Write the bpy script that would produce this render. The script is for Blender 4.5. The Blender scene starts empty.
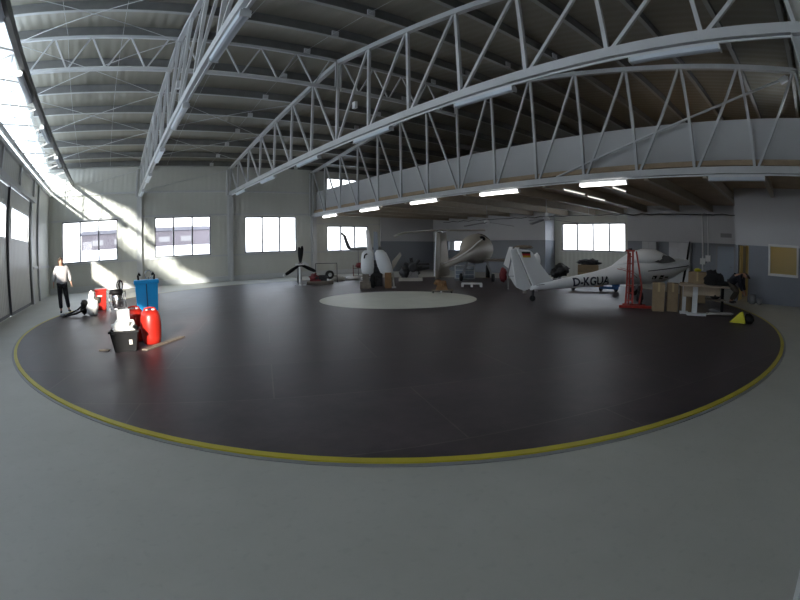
import bpy, bmesh, math, random
from mathutils import Vector, Matrix, noise
random.seed(7)
scn = bpy.context.scene
COL = scn.collection
PI = math.pi

# ------------------------------------------------------------------ materials
def new_mat(name):
    m = bpy.data.materials.new(name); m.use_nodes = True
    nt = m.node_tree; b = nt.nodes['Principled BSDF']
    return m, nt, b
def mat(name, col, rough=.5, metal=0., spec=.5, noise_amt=0., noise_scale=4., bump=0., emis=None, estr=0.):
    m, nt, b = new_mat(name)
    b.inputs['Base Color'].default_value = (*col, 1)
    b.inputs['Roughness'].default_value = rough
    b.inputs['Metallic'].default_value = metal
    b.inputs['Specular IOR Level'].default_value = spec
    if noise_amt or bump:
        tc = nt.nodes.new('ShaderNodeTexCoord'); n = nt.nodes.new('ShaderNodeTexNoise')
        n.inputs['Scale'].default_value = noise_scale; n.inputs['Detail'].default_value = 5
        nt.links.new(tc.outputs['Object'], n.inputs['Vector'])
        if noise_amt:
            r = nt.nodes.new('ShaderNodeValToRGB')
            r.color_ramp.elements[0].position = .3; r.color_ramp.elements[1].position = .7
            r.color_ramp.elements[0].color = (*[c*(1-noise_amt) for c in col], 1)
            r.color_ramp.elements[1].color = (*[min(1, c*(1+noise_amt)) for c in col], 1)
            nt.links.new(n.outputs['Fac'], r.inputs['Fac']); nt.links.new(r.outputs['Color'], b.inputs['Base Color'])
        if bump:
            bp = nt.nodes.new('ShaderNodeBump'); bp.inputs['Strength'].default_value = bump; bp.inputs['Distance'].default_value = .02
            nt.links.new(n.outputs['Fac'], bp.inputs['Height']); nt.links.new(bp.outputs['Normal'], b.inputs['Normal'])
    if emis:
        b.inputs['Emission Color'].default_value = (*emis, 1); b.inputs['Emission Strength'].default_value = estr
    return m
def ribbed(name, col, axis, pitch, rough=.5, strength=.5):
    """sheet cladding with fine ribs: a wave bump across the given axis (world position)"""
    m, nt, b = new_mat(name)
    b.inputs['Roughness'].default_value = rough
    g = nt.nodes.new('ShaderNodeNewGeometry'); s = nt.nodes.new('ShaderNodeSeparateXYZ')
    nt.links.new(g.outputs['Position'], s.inputs[0])
    mu = nt.nodes.new('ShaderNodeMath'); mu.operation = 'MULTIPLY'; mu.inputs[1].default_value = 2*PI/pitch
    nt.links.new(s.outputs[axis], mu.inputs[0])
    si = nt.nodes.new('ShaderNodeMath'); si.operation = 'SINE'; nt.links.new(mu.outputs[0], si.inputs[0])
    bp = nt.nodes.new('ShaderNodeBump'); bp.inputs['Strength'].default_value = strength; bp.inputs['Distance'].default_value = .02
    nt.links.new(si.outputs[0], bp.inputs['Height']); nt.links.new(bp.outputs['Normal'], b.inputs['Normal'])
    n = nt.nodes.new('ShaderNodeTexNoise'); n.inputs['Scale'].default_value = .6; n.inputs['Detail'].default_value = 3
    nt.links.new(g.outputs['Position'], n.inputs['Vector'])
    r = nt.nodes.new('ShaderNodeValToRGB')
    r.color_ramp.elements[0].color = (*[c*.92 for c in col], 1); r.color_ramp.elements[1].color = (*[c*1.06 for c in col], 1)
    nt.links.new(n.outputs['Fac'], r.inputs['Fac']); nt.links.new(r.outputs['Color'], b.inputs['Base Color'])
    return m
def dado(name, low, high, z):
    """painted wall: one colour below height z, another above it"""
    m, nt, b = new_mat(name); b.inputs['Roughness'].default_value = .6
    g = nt.nodes.new('ShaderNodeNewGeometry'); s = nt.nodes.new('ShaderNodeSeparateXYZ')
    nt.links.new(g.outputs['Position'], s.inputs[0])
    c = nt.nodes.new('ShaderNodeMath'); c.operation = 'GREATER_THAN'; c.inputs[1].default_value = z
    nt.links.new(s.outputs[2], c.inputs[0])
    mx = nt.nodes.new('ShaderNodeMix'); mx.data_type = 'RGBA'
    mx.inputs['A'].default_value = (*low, 1); mx.inputs['B'].default_value = (*high, 1)
    nt.links.new(c.outputs[0], mx.inputs['Factor']); nt.links.new(mx.outputs['Result'], b.inputs['Base Color'])
    return m
def glass_mat(name, tint=(1, 1, 1), gloss=.08):
    m = bpy.data.materials.new(name); m.use_nodes = True; nt = m.node_tree; nt.nodes.clear()
    o = nt.nodes.new('ShaderNodeOutputMaterial'); t = nt.nodes.new('ShaderNodeBsdfTransparent'); g = nt.nodes.new('ShaderNodeBsdfGlossy')
    g.inputs['Roughness'].default_value = .02; t.inputs['Color'].default_value = (*tint, 1)
    x = nt.nodes.new('ShaderNodeMixShader'); x.inputs[0].default_value = gloss
    nt.links.new(t.outputs[0], x.inputs[1]); nt.links.new(g.outputs[0], x.inputs[2]); nt.links.new(x.outputs[0], o.inputs[0])
    return m

M = {}
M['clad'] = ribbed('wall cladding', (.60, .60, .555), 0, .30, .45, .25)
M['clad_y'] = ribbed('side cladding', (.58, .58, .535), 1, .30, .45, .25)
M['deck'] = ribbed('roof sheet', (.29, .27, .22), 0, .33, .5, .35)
M['steel'] = mat('painted steel', (.55, .555, .56), .45, noise_amt=.05, noise_scale=2)
M['steel_dk'] = mat('galvanised purlin steel', (.17, .168, .16), .5, noise_amt=.08, noise_scale=3)
M['added_overhang'] = mat('white added overhang', (.85, .85, .85), .7)  # for the added overhang, white so it merges with the glare outside
M['flange'] = mat('purlin flange steel', (.40, .40, .385), .45)  # lighter than the web: light on the lower edge put into the colour
M['beam'] = mat('brownish ceiling beam', (.42, .36, .28), .6, noise_amt=.06)
M['tube_dim'] = mat('dim tube', (.8, .8, .8), .4, emis=(1, .96, .88), estr=.22)
M['alu'] = mat('grey window frame', (.16, .16, .17), .5)
M['alu_lt'] = mat('light aluminium', (.62, .63, .64), .4)
M['door'] = ribbed('sliding door sheet', (.50, .50, .48), 1, .25, .4, .3)
M['frame_dk'] = mat('dark door frame', (.10, .10, .11), .5)
M['glass'] = glass_mat('window glass')
M['poly'] = glass_mat('clear glazing', (.92, .95, .96), .06)
M['plaster'] = mat('white plaster', (.54, .54, .56), .7, noise_amt=.03)
M['parapet'] = mat('grey parapet board', (.50, .50, .50), .6, noise_amt=.03, noise_scale=1)
M['dado'] = dado('white over grey wall paint', (.22, .235, .265), (.52, .52, .54), 2.15)
M['dado_office'] = dado('office wall paint', (.22, .235, .275), (.50, .50, .52), 1.98)
M['wood_deck'] = mat('brown timber deck', (.42, .31, .20), .7, noise_amt=.12, noise_scale=1.5)
M['osb'] = mat('pale timber edge', (.42, .33, .22), .7, noise_amt=.15, noise_scale=6)
M['yellow'] = mat('yellow paint', (.52, .43, .03), .5, noise_amt=.12, noise_scale=1.5)
M['disc'] = mat('pale centre plate', (.74, .73, .63), .45, noise_amt=.06, noise_scale=1.5)
M['lamp_body'] = mat('lamp housing', (.60, .61, .62), .4)
M['lamp_off'] = mat('unlit tube cover', (.55, .60, .66), .3)
M['lamp_on'] = mat('lit tube cover', (.9, .9, .9), .4, emis=(1, .98, .95), estr=1.6)
M['white'] = mat('white gelcoat', (.82, .83, .85), .3)
M['white_mat'] = mat('matt white', (.72, .72, .72), .7)
M['fabric_w'] = mat('white cloth', (.84, .84, .82), .9, bump=.4, noise_scale=14)
M['grey_gel'] = mat('grey gelcoat', (.34, .315, .27), .5)
M['black'] = mat('black plastic', (.010, .010, .011), .55, spec=.2)
M['black_cloth'] = mat('black cloth', (.010, .010, .011), .9, bump=.4, noise_scale=10)
M['rubber'] = mat('rubber', (.02, .02, .02), .7)
M['red'] = mat('red plastic', (.42, .020, .012), .35, noise_amt=.1, noise_scale=5)
M['red_steel'] = mat('red painted steel', (.33, .028, .018), .4)
M['red_dk'] = mat('dark red', (.20, .022, .028), .5)
M['blue'] = mat('bright blue plastic', (.01, .42, .95), .35)
M['blue_dk'] = mat('blue paint', (.03, .10, .26), .5)
M['chrome'] = mat('bare metal', (.62, .62, .63), .25, metal=1.)
M['grey'] = mat('mid grey', (.25, .25, .26), .5)
M['iron'] = mat('dark engine metal', (.05, .05, .055), .5, metal=.4, noise_amt=.4, noise_scale=9)
M['carton'] = mat('brown cardboard', (.29, .21, .125), .8, noise_amt=.08, noise_scale=5)
M['tape'] = mat('parcel tape', (.46, .34, .18), .4)
M['plank'] = mat('weathered board', (.20, .165, .13), .75, noise_amt=.2, noise_scale=8)
M['table'] = mat('beech table top', (.46, .37, .27), .5, noise_amt=.06, noise_scale=5)
M['orange'] = mat('orange brown timber', (.22, .115, .045), .7, noise_amt=.2, noise_scale=7)
M['yellow_bag'] = mat('yellow sheet', (.58, .54, .02), .6, bump=.4, noise_scale=8)
M['skin'] = mat('skin', (.50, .27, .19), .55)
M['hair'] = mat('dark hair', (.05, .03, .02), .7)
M['jacket'] = mat('pale jacket', (.46, .44, .45), .85, noise_amt=.05, noise_scale=12)
M['trousers'] = mat('black trousers', (.012, .012, .016), .85)
M['navy'] = mat('dark navy shirt', (.012, .013, .022), .85)
M['brown_cloth'] = mat('brown grey trousers', (.09, .075, .06), .9, noise_amt=.25, noise_scale=12)
M['shoe'] = mat('black shoe', (.015, .012, .01), .5)
M['navy_text'] = mat('navy lettering', (.012, .014, .04), .4)
M['flag_black'] = mat('flag black', (.01, .01, .01), .5)
M['flag_red'] = mat('flag red', (.42, .02, .02), .5)
M['flag_gold'] = mat('flag gold', (.62, .40, .03), .5)
M['canopy'] = mat('smoked canopy', (.13, .135, .14), .12, spec=.8)
M['cream'] = mat('cream room paint', (.62, .52, .25), .7)
M['door_blue'] = mat('blue grey door', (.27, .31, .37), .5)
M['snow'] = mat('pale ground outside', (.72, .73, .76), .9)
M['far'] = mat('far building', (.060, .054, .066), .9, noise_amt=.25, noise_scale=.12)
M['paper'] = mat('paper', (.55, .53, .48), .8)

def floor_mat():
    m, nt, b = new_mat('grey concrete')
    g = nt.nodes.new('ShaderNodeNewGeometry')
    n = nt.nodes.new('ShaderNodeTexNoise'); n.inputs['Scale'].default_value = 1.1; n.inputs['Detail'].default_value = 8; n.inputs['Roughness'].default_value = .65
    n2 = nt.nodes.new('ShaderNodeTexNoise'); n2.inputs['Scale'].default_value = 14; n2.inputs['Detail'].default_value = 6
    nt.links.new(g.outputs['Position'], n.inputs['Vector']); nt.links.new(g.outputs['Position'], n2.inputs['Vector'])
    r = nt.nodes.new('ShaderNodeValToRGB'); r.color_ramp.elements[0].position = .3; r.color_ramp.elements[1].position = .72
    r.color_ramp.elements[0].color = (.41, .40, .355, 1); r.color_ramp.elements[1].color = (.465, .455, .41, 1)
    nt.links.new(n.outputs['Fac'], r.inputs['Fac'])
    r2 = nt.nodes.new('ShaderNodeValToRGB'); r2.color_ramp.elements[0].position = .30; r2.color_ramp.elements[1].position = .42
    r2.color_ramp.elements[0].color = (.94, .94, .94, 1); r2.color_ramp.elements[1].color = (1, 1, 1, 1)
    nt.links.new(n2.outputs['Fac'], r2.inputs['Fac'])
    mx = nt.nodes.new('ShaderNodeMix'); mx.data_type = 'RGBA'; mx.blend_type = 'MULTIPLY'; mx.inputs['Factor'].default_value = 1
    nt.links.new(r.outputs['Color'], mx.inputs['A']); nt.links.new(r2.outputs['Color'], mx.inputs['B'])
    nt.links.new(mx.outputs['Result'], b.inputs['Base Color'])
    b.inputs['Roughness'].default_value = .5
    b.inputs['Specular IOR Level'].default_value = .4
    return m
M['floor'] = floor_mat()
def board_mat():
    m, nt, b = new_mat('dark coated turntable boards')
    g = nt.nodes.new('ShaderNodeNewGeometry')
    mp = nt.nodes.new('ShaderNodeMapping'); mp.inputs['Rotation'].default_value = (0, 0, math.radians(20))
    nt.links.new(g.outputs['Position'], mp.inputs['Vector'])
    br = nt.nodes.new('ShaderNodeTexBrick'); br.inputs['Scale'].default_value = 1
    br.inputs['Brick Width'].default_value = 3.0; br.inputs['Row Height'].default_value = 1.5; br.inputs['Mortar Size'].default_value = .008
    br.inputs['Color1'].default_value = (.052, .040, .043, 1); br.inputs['Color2'].default_value = (.064, .050, .053, 1)
    br.inputs['Mortar'].default_value = (.095, .080, .075, 1)
    nt.links.new(mp.outputs['Vector'], br.inputs['Vector'])
    n = nt.nodes.new('ShaderNodeTexNoise'); n.inputs['Scale'].default_value = 1.6; n.inputs['Detail'].default_value = 9; n.inputs['Roughness'].default_value = .7
    nt.links.new(g.outputs['Position'], n.inputs['Vector'])
    r = nt.nodes.new('ShaderNodeValToRGB'); r.color_ramp.elements[0].position = .35; r.color_ramp.elements[1].position = .7
    r.color_ramp.elements[0].color = (.55, .55, .55, 1); r.color_ramp.elements[1].color = (1.6, 1.52, 1.5, 1)
    nt.links.new(n.outputs['Fac'], r.inputs['Fac'])
    mx = nt.nodes.new('ShaderNodeMix'); mx.data_type = 'RGBA'; mx.blend_type = 'MULTIPLY'; mx.inputs['Factor'].default_value = 1
    nt.links.new(br.outputs['Color'], mx.inputs['A']); nt.links.new(r.outputs['Color'], mx.inputs['B'])
    nt.links.new(mx.outputs['Result'], b.inputs['Base Color'])
    rr = nt.nodes.new('ShaderNodeMapRange'); rr.inputs['To Min'].default_value = .32; rr.inputs['To Max'].default_value = .58
    nt.links.new(n.outputs['Fac'], rr.inputs['Value']); nt.links.new(rr.outputs['Result'], b.inputs['Roughness'])
    bp = nt.nodes.new('ShaderNodeBump'); bp.inputs['Strength'].default_value = .12; bp.inputs['Distance'].default_value = .02
    nt.links.new(n.outputs['Fac'], bp.inputs['Height']); nt.links.new(bp.outputs['Normal'], b.inputs['Normal'])
    b.inputs['Specular IOR Level'].default_value = .42; b.inputs['Specular Tint'].default_value = (.72, .80, 1, 1)
    return m
M['board'] = board_mat()

# ------------------------------------------------------------------ mesh building
class MB:
    def __init__(s): s.bm = bmesh.new()
    def _faces(s, vs, fs):
        v = [s.bm.verts.new(p) for p in vs]
        for f in fs:
            try: s.bm.faces.new([v[i] for i in f])
            except ValueError: pass
        return s
    def box(s, c, d, rz=0, mtx=None):
        x, y, z = d[0]/2, d[1]/2, d[2]/2
        R = Matrix.Rotation(rz, 3, 'Z') if mtx is None else mtx
        vs = [R @ Vector(p) + Vector(c) for p in ((-x,-y,-z),(x,-y,-z),(x,y,-z),(-x,y,-z),(-x,-y,z),(x,-y,z),(x,y,z),(-x,y,z))]
        return s._faces(vs, ((3,2,1,0),(4,5,6,7),(0,1,5,4),(1,2,6,5),(2,3,7,6),(3,0,4,7)))
    def bounds(s, a, b):
        return s.box([(a[i]+b[i])/2 for i in range(3)], [abs(b[i]-a[i]) for i in range(3)])
    def beam(s, p, q, w, h, up=(0,0,1)):
        p, q = Vector(p), Vector(q); d = (q-p); L = d.length; d.normalize()
        u = Vector(up)
        if abs(d.dot(u)) > .99: u = Vector((0,1,0))
        sd = d.cross(u).normalized(); u = sd.cross(d)
        R = Matrix((d, sd, u)).transposed()
        return s.box((p+q)/2, (L, w, h), mtx=R)
    def tube(s, p, q, r, n=10, r2=None):
        return s.path([p, q], [r, r if r2 is None else r2], n)
    def path(s, pts, r, n=8, caps=True):
        pts = [Vector(p) for p in pts]; k = len(pts)
        rs = r if isinstance(r, (list, tuple)) else [r]*k
        rings = []; ref = None
        for i, p in enumerate(pts):
            t = (pts[min(i+1,k-1)] - pts[max(i-1,0)]).normalized()
            if ref is None:
                ref = Vector((0,0,1)) if abs(t.z) < .9 else Vector((1,0,0))
            a = t.cross(ref).normalized(); b = a.cross(t).normalized(); ref = b
            rings.append([p + (a*math.cos(2*PI*j/n) + b*math.sin(2*PI*j/n))*rs[i] for j in range(n)])
        return s.loft(rings, caps)
    def loft(s, rings, caps=True):
        R = [[s.bm.verts.new(p) for p in r] for r in rings]; n = len(rings[0])
        for a, b in zip(R, R[1:]):
            for j in range(n):
                s.bm.faces.new((a[j], a[(j+1)%n], b[(j+1)%n], b[j]))
        if caps:
            s.bm.faces.new(R[0][::-1]); s.bm.faces.new(R[-1])
        return s
    def lathe(s, prof, n=24, c=(0,0,0)):
        c = Vector(c)
        return s.loft([[c+Vector((r*math.cos(2*PI*j/n), r*math.sin(2*PI*j/n), z)) for j in range(n)] for r, z in prof])
    def prism(s, poly, f0, f1):
        """polygon of 2-D points swept between two mappings to 3-D"""
        return s.loft([[Vector(f0(*p)) for p in poly], [Vector(f1(*p)) for p in poly]])
    def blob(s, c, r, amp=.2, freq=2.5, seed=0, sub=3, flat=None):
        b2 = bmesh.new(); bmesh.ops.create_icosphere(b2, subdivisions=sub, radius=1)
        off = Vector((seed*3.7, seed*1.3, seed*2.1)); mp = {}
        for v in b2.verts:
            k = 1 + amp*noise.noise(v.co*freq + off) + amp*.5*noise.noise(v.co*freq*2.3 + off)
            p = Vector((v.co.x*r[0]*k, v.co.y*r[1]*k, v.co.z*r[2]*k)) + Vector(c)
            if flat is not None: p.z = max(p.z, flat)
            mp[v.index] = s.bm.verts.new(p)
        for f in b2.faces: s.bm.faces.new([mp[v.index] for v in f.verts])
        b2.free(); return s
    def obj(s, name, m, parent=None, smooth=False, bevel=0., loc=None):
        bmesh.ops.recalc_face_normals(s.bm, faces=s.bm.faces)
        me = bpy.data.meshes.new(name); s.bm.to_mesh(me); s.bm.free()
        me.materials.append(M[m] if isinstance(m, str) else m)
        if smooth:
            for p in me.polygons: p.use_smooth = True
        o = bpy.data.objects.new(name, me); COL.objects.link(o)
        if parent is not None: o.parent = parent
        if loc is not None: o.location = loc
        if bevel:
            md = o.modifiers.new('bevel', 'BEVEL'); md.width = bevel; md.segments = 2; md.limit_method = 'ANGLE'
        return o
def each(m, name, mt, parent, **k):
    """link every separate piece collected in m as an object of its own"""
    bm = m.bm; bm.verts.ensure_lookup_table(); seen = set(); out = []
    for v in bm.verts:
        if v in seen: continue
        st = [v]; grp = []; seen.add(v)
        while st:
            a = st.pop(); grp.append(a)
            for e in a.link_edges:
                b = e.other_vert(a)
                if b not in seen: seen.add(b); st.append(b)
        n = MB(); ids = {a: n.bm.verts.new(a.co) for a in grp}
        for f in {f for a in grp for f in a.link_faces}: n.bm.faces.new([ids[a] for a in f.verts])
        out.append(n.obj(name, mt, parent, **k))
    bm.free(); return out
def tag(o, label=None, cat=None, group=None, kind=None):
    if label: o['label'] = label
    if cat: o['category'] = cat
    if group: o['group'] = group
    if kind: o['kind'] = kind
    return o
def thing(name, label, cat, loc=(0,0,0), rz=0, group=None):
    o = bpy.data.objects.new(name, None); COL.objects.link(o); o.empty_display_size = .2
    o.location = loc; o.rotation_euler = (0,0,rz)
    return tag(o, label, cat, group)
def struct(m, name, mt, parent=None, **k):
    o = m.obj(name, mt, parent, **k)
    if parent is None: o['kind'] = 'structure'
    return o
def face(x, y): return -math.atan2(x, y)      # turn a thing's front (-Y) towards the place the photo was taken from
def bake(o):
    dg = bpy.context.evaluated_depsgraph_get()
    me = bpy.data.meshes.new_from_object(o.evaluated_get(dg)); o.modifiers.clear(); o.data = me
    for p in me.polygons: p.use_smooth = True
    return o

# ------------------------------------------------------------------ dimensions
X0, X1, X2, X3, X4, XR = -4.02, 1.478, 6.978, 12.478, 17.978, 23.6
XL, YA, YD = -4.07, 25.55, -.72
YC, PITCH = 12.5, 1.885
ZB, ZB3, ZE, ZR = 5.09, 3.85, 6.60, 8.05
SL = (ZR-ZE)/(YA-YC)
def ztop(y): return ZR - SL*abs(y-YC)
TT = .02                                      # turntable height

# ------------------------------------------------------------------ the setting: shell
def wall_cells(us, vs, holes, mk):
    """rectangular wall cut up into cells, leaving the holes open; mk(u0,u1,v0,v1) adds one cell"""
    U = sorted(set(list(us)+[h[i] for h in holes for i in (0,1)])); V = sorted(set(list(vs)+[h[i] for h in holes for i in (2,3)]))
    for a, b in zip(U, U[1:]):
        run = None
        for c, d in zip(V, V[1:]):
            inh = any(h[0] <= (a+b)/2 <= h[1] and h[2] <= (c+d)/2 <= h[3] for h in holes)
            if inh:
                if run: mk(a, b, *run); run = None
            else: run = (run[0], d) if run else (c, d)
        if run: mk(a, b, *run)
m = MB(); m.bounds((XL-.25, YD-.25, -.3), (XR+.25, YA+.25, 0)); struct(m, 'floor', 'floor')
m = MB(); m.bounds((-140, -60, -.6), (160, 160, -.32)); struct(m, 'ground', 'snow')

A_W = [(-3.22, .20, 1.57, 3.82), (2.43, 5.83, 1.57, 3.82), (7.95, 11.38, 1.57, 3.75), (13.53, 16.72, 1.52, 3.18)]
A_CL = (13.52, 15.86, 5.10, 6.36)
m = MB(); wall_cells((XL-.2, XR+.2), (0, 7.06), A_W+[A_CL], lambda a,b,c,d: m.bounds((a,YA,c),(b,YA+.2,d))); struct(m, 'wall_back', 'clad')
F_ADD_LOFT = (13.5, 15.8, 5.1, 6.3); F_ADD_SUN = (-3.95, -2.7, 2.5, 3.95)  # unseen openings, added to let light onto the loft roof and barrels
m = MB(); wall_cells((XL-.2, XR+.2), (0, 7.06), [F_ADD_LOFT, F_ADD_SUN], lambda a,b,c,d: m.bounds((a,YD-.2,c),(b,YD,d))); struct(m, 'wall_front', 'clad')
# side wall with the big sliding doors
GY0 = .8
m = MB()
m.bounds((XL-.2, 20.15, 0), (XL, YA, 5.3)); m.bounds((XL-.2, YD, 4.32), (XL, 20.15, 5.3))
m.prism([(YD, 5.3), (GY0, 5.3), (GY0, ztop(GY0)+.385), (YD, ztop(YD)+.385)], lambda y,z: (XL-.2,y,z), lambda y,z: (XL,y,z))
struct(m, 'wall_left', 'clad_y')
# far end wall: outer sheet with the window, inner painted wall either side of a recess
RW = (10.26, 14.70, 1.53, 3.19); RW2 = (21.6, 24.4, 1.2, 2.6); RI2 = (22.35, 23.75, 1.50, 2.12)
m = MB(); wall_cells((YD, YA), (0, 6.7), [RW, RW2], lambda a,b,c,d: m.bounds((XR,a,c),(XR+.2,b,d)))
m.prism([(YD, 6.7), (YA, 6.7), (YA, ztop(YA)+.385), (YC, ztop(YC)+.385), (YD, ztop(YD)+.385)], lambda y,z: (XR,y,z), lambda y,z: (XR+.2,y,z)); struct(m, 'wall_right', 'clad_y')
m = MB()
wall_cells((15.2, YA), (0, 4.0), [RI2], lambda a,b,c,d: m.bounds((22.5,a,c),(22.62,b,d)))
m.bounds((22.62, 15.2, 0), (XR, 15.32, 4.0)); m.bounds((22.62, 25.35, 0), (XR, YA, 4.0))
m.bounds((22.5, 2.5, 0), (22.62, 9.66, 4.0)); m.bounds((22.62, 9.54, 0), (XR, 9.66, 4.0))
struct(m, 'wall_right', 'dado')
m = MB(); m.bounds((17.7, YA-.12, 0), (22.5, YA, 4.0)); struct(m, 'wall_back', 'dado')
# office block in the near right corner of the annex
OW = (0.0, 1.13, 1.04, 2.0); OD = (2.0, 2.43, 0, 1.97)
m = MB(); wall_cells((YD, 2.55), (0, 4.0), [OW, OD], lambda a,b,c,d: m.bounds((16.7,a,c),(16.82,b,d)))
m.bounds((16.82, 2.43, 0), (22.5, 2.55, 4.0)); struct(m, 'wall_right', 'dado_office')
m = MB(); m.bounds((19.2, YD, 0), (19.3, 2.43, 2.6)); struct(m, 'wall_right', 'cream')
m = MB(); m.bounds((16.82, YD, 2.6), (19.3, 2.43, 2.66)); struct(m, 'ceiling', 'plaster')
# roof
m = MB()
for sgn in (0, 1):
    ya, yb = (YC, YA+.5) if sgn else (YD-.5, YC)
    za, zb = ztop(ya)+.392, ztop(yb)+.392
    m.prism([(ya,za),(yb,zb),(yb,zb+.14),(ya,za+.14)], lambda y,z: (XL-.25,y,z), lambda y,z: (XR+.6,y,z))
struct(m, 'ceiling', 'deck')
m = MB()
for sgn in (0, 1):
    ya, yb = (YC, YA+.5) if sgn else (YD-.5, YC)
    za, zb = ztop(ya)+.392, ztop(yb)+.392
    m.prism([(ya,za),(yb,zb),(yb,zb+.14),(ya,za+.14)], lambda y,z: (XL-1.0,y,z), lambda y,z: (XL-.25,y,z))
struct(m, 'trim_11', 'added_overhang')  # overhang added to cut the sun's upper edge on the window wall
# loft floor over the annex and the board wall on its edge
m = MB(); m.bounds((X3+.02, YD, 3.99), (XR, YA, 4.10)); struct(m, 'ceiling', 'wood_deck')
m = MB(); m.bounds((X3+.28, YD, 4.10), (X3+.38, YA, 5.34)); struct(m, 'wall_right', 'parapet')
m = MB(); m.bounds((X3+.12, YD, 4.10), (X3+.28, YA, 4.16)); struct(m, 'trim_1', 'osb')
# skirting and girts
m = MB(); m.bounds((XL, YA-.06, 0), (17.7, YA, .30)); struct(m, 'baseboard_back', 'alu_lt')
for i, z in enumerate((1.50, 3.88, 5.25)):
    m = MB(); m.bounds((XL, YA-.07, z-.05), ((13.4 if z > 5 else 17.7) if z != 3.88 else X3+.1, YA, z+.05)); struct(m, f'trim_{i+2}', 'steel')
m = MB(); m.bounds((X3, YA-.07, 3.27), (17.7, YA, 3.35)); struct(m, 'trim_5', 'steel')
m = MB(); m.bounds((XL, 20.4, 1.45), (XL+.07, YA, 1.57)); struct(m, 'trim_6', 'steel')
m = MB(); m.bounds((XL, YD, 4.28), (XL+.16, 20.3, 4.46)); struct(m, 'trim_7', 'steel')
m = MB(); m.bounds((XL, YD, 5.22), (XL+.14, YA, 5.36)); struct(m, 'trim_8', 'steel')
m = MB(); m.bounds((-3.6, YD, 0), (16.7, YD+.26, .10)); struct(m, 'baseboard_front', 'alu_lt')

# windows: frame, bars, glass, inside sill
def window(n, a, b, c, d, bars, plane, axis, w=.07, glass='glass', sill=True, hbar=None):
    """axis 'y': window in a wall y=plane (a,b are x); axis 'x': in a wall x=plane (a,b are y)"""
    def P(u, v, t): return (u, plane+t, v) if axis == 'y' else (plane+t, u, v)
    m = MB()
    for u0, u1, v0, v1 in ((a, b, c, c+w), (a, b, d-w, d), (a, a+w, c+w, d-w), (b-w, b, c+w, d-w)): m.bounds(P(u0,v0,.04), P(u1,v1,.12))
    for k in range(1, bars): u = a+(b-a)*k/bars; m.bounds(P(u-w*.6,c+w,.04), P(u+w*.6,d-w,.12))
    if hbar: m.bounds(P(a+w,hbar-.03,.05), P(b-w,hbar+.03,.11))
    f = struct(m, f'window_{n}', 'alu')
    g = MB(); g.bounds(P(a+w*.5,c+w*.5,.075), P(b-w*.5,d-w*.5,.085)); g.obj('glass_pane', glass, f)
    if sill:
        s_ = MB(); sg = -1
        s_.bounds(P(a-.05,c-.05,-.10), P(b+.05,c-.005,.04)); s_.obj('window_sill', 'alu_lt', f)
    return f
for i, w_ in enumerate(A_W): window(i+1, *w_, 3, YA, 'y')
window(5, *A_CL, 2, YA, 'y', sill=False)
window(6, *RW, 4, XR, 'x')
window(7, *RW2, 2, XR, 'x', sill=False)
window(10, *F_ADD_LOFT, 2, YD-.16, 'y', sill=False)  # unseen loft window, added to brighten the loft roof
window(11, *F_ADD_SUN, 1, YD-.16, 'y', sill=False)  # unseen window, added to let sun reach the red barrels
# office window with its white frame and a pale panel seen inside
m = MB()
for u0,u1,v0,v1 in ((-.06,1.19,.98,1.06),(-.06,1.19,1.98,2.06),(-.06,.02,1.06,1.98),(1.11,1.19,1.06,1.98)): m.bounds((16.66,u0,v0),(16.84,u1,v1))
f = struct(m, 'window_8', 'white_mat'); g = MB(); g.bounds((16.75,.01,1.05),(16.758,1.12,1.99)); g.obj('glass_pane', 'glass', f)
# high glazing over the sliding doors
m = MB()
ys = [GY0 + (YA-GY0)*k/10 for k in range(11)]
for y in ys: m.bounds((XL-.12, y-.03, 5.36), (XL-.06, y+.03, ztop(y)+.35))
m.bounds((XL-.12, GY0, 5.36), (XL-.06, YA, 5.42))
f = struct(m, 'window_9', 'alu_lt')
g = MB(); g.prism([(GY0,5.4),(YA,5.4),(YA,ztop(YA)+.37),(YC,ztop(YC)+.37),(GY0,ztop(GY0)+.37)], lambda y,z: (XL-.10,y,z), lambda y,z: (XL-.09,y,z)); g.obj('glass_pane', 'poly', f)
# sliding doors: each leaf has a frame, a sheet panel and a wide window
yb = [19.86-4.16*k for k in range(5)] + [YD]
for k in range(5):
    y1, y0 = yb[k], yb[k+1]; xo = XL-.10 if k % 2 == 0 else XL-.16
    wy0, wy1, wz0, wz1 = y0+(.45 if k < 4 else .2), y1-.28, 2.60, 3.64
    m = MB(); wall_cells((y0+.05, y1-.05), (.06, 4.28), [(wy0,wy1,wz0,wz1)], lambda a,b,c,d: m.bounds((xo,a,c),(xo+.05,b,d)))
    dr = struct(m, f'door_{k+1}', 'door')
    m = MB()
    for u0,u1,v0,v1 in ((y0,y0+.055,.02,4.3),(y1-.055,y1,.02,4.3),(y0+.09,y1-.09,.02,.12)): m.bounds((xo-.02,u0,v0),(xo+.075,u1,v1))
    m.obj('door_frame', 'frame_dk', dr)
    m = MB()
    for u0,u1,v0,v1 in ((wy0-.04,wy1+.04,wz0-.05,wz0),(wy0-.04,wy1+.04,wz1,wz1+.05),(wy0-.04,wy0,wz0,wz1),(wy1,wy1+.04,wz0,wz1)): m.bounds((xo-.01,u0,v0),(xo+.065,u1,v1))
    m.obj('window_frame', 'alu_lt', dr)
    m = MB(); m.bounds((xo+.02,wy0,wz0),(xo+.028,wy1,wz1)); m.obj('glass_pane', 'glass', dr)
m = MB(); m.bounds((XL-.22, 19.86, 0), (XL+.06, 20.2, 4.3)); struct(m, 'door_jamb', 'steel')
m = MB()
for k in range(7): m.bounds((XL, 20.2-3.2*k-.06, 4.46), (XL+.10, 20.2-3.2*k+.06, 5.22))
struct(m, 'trim_9', 'alu_lt')
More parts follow.
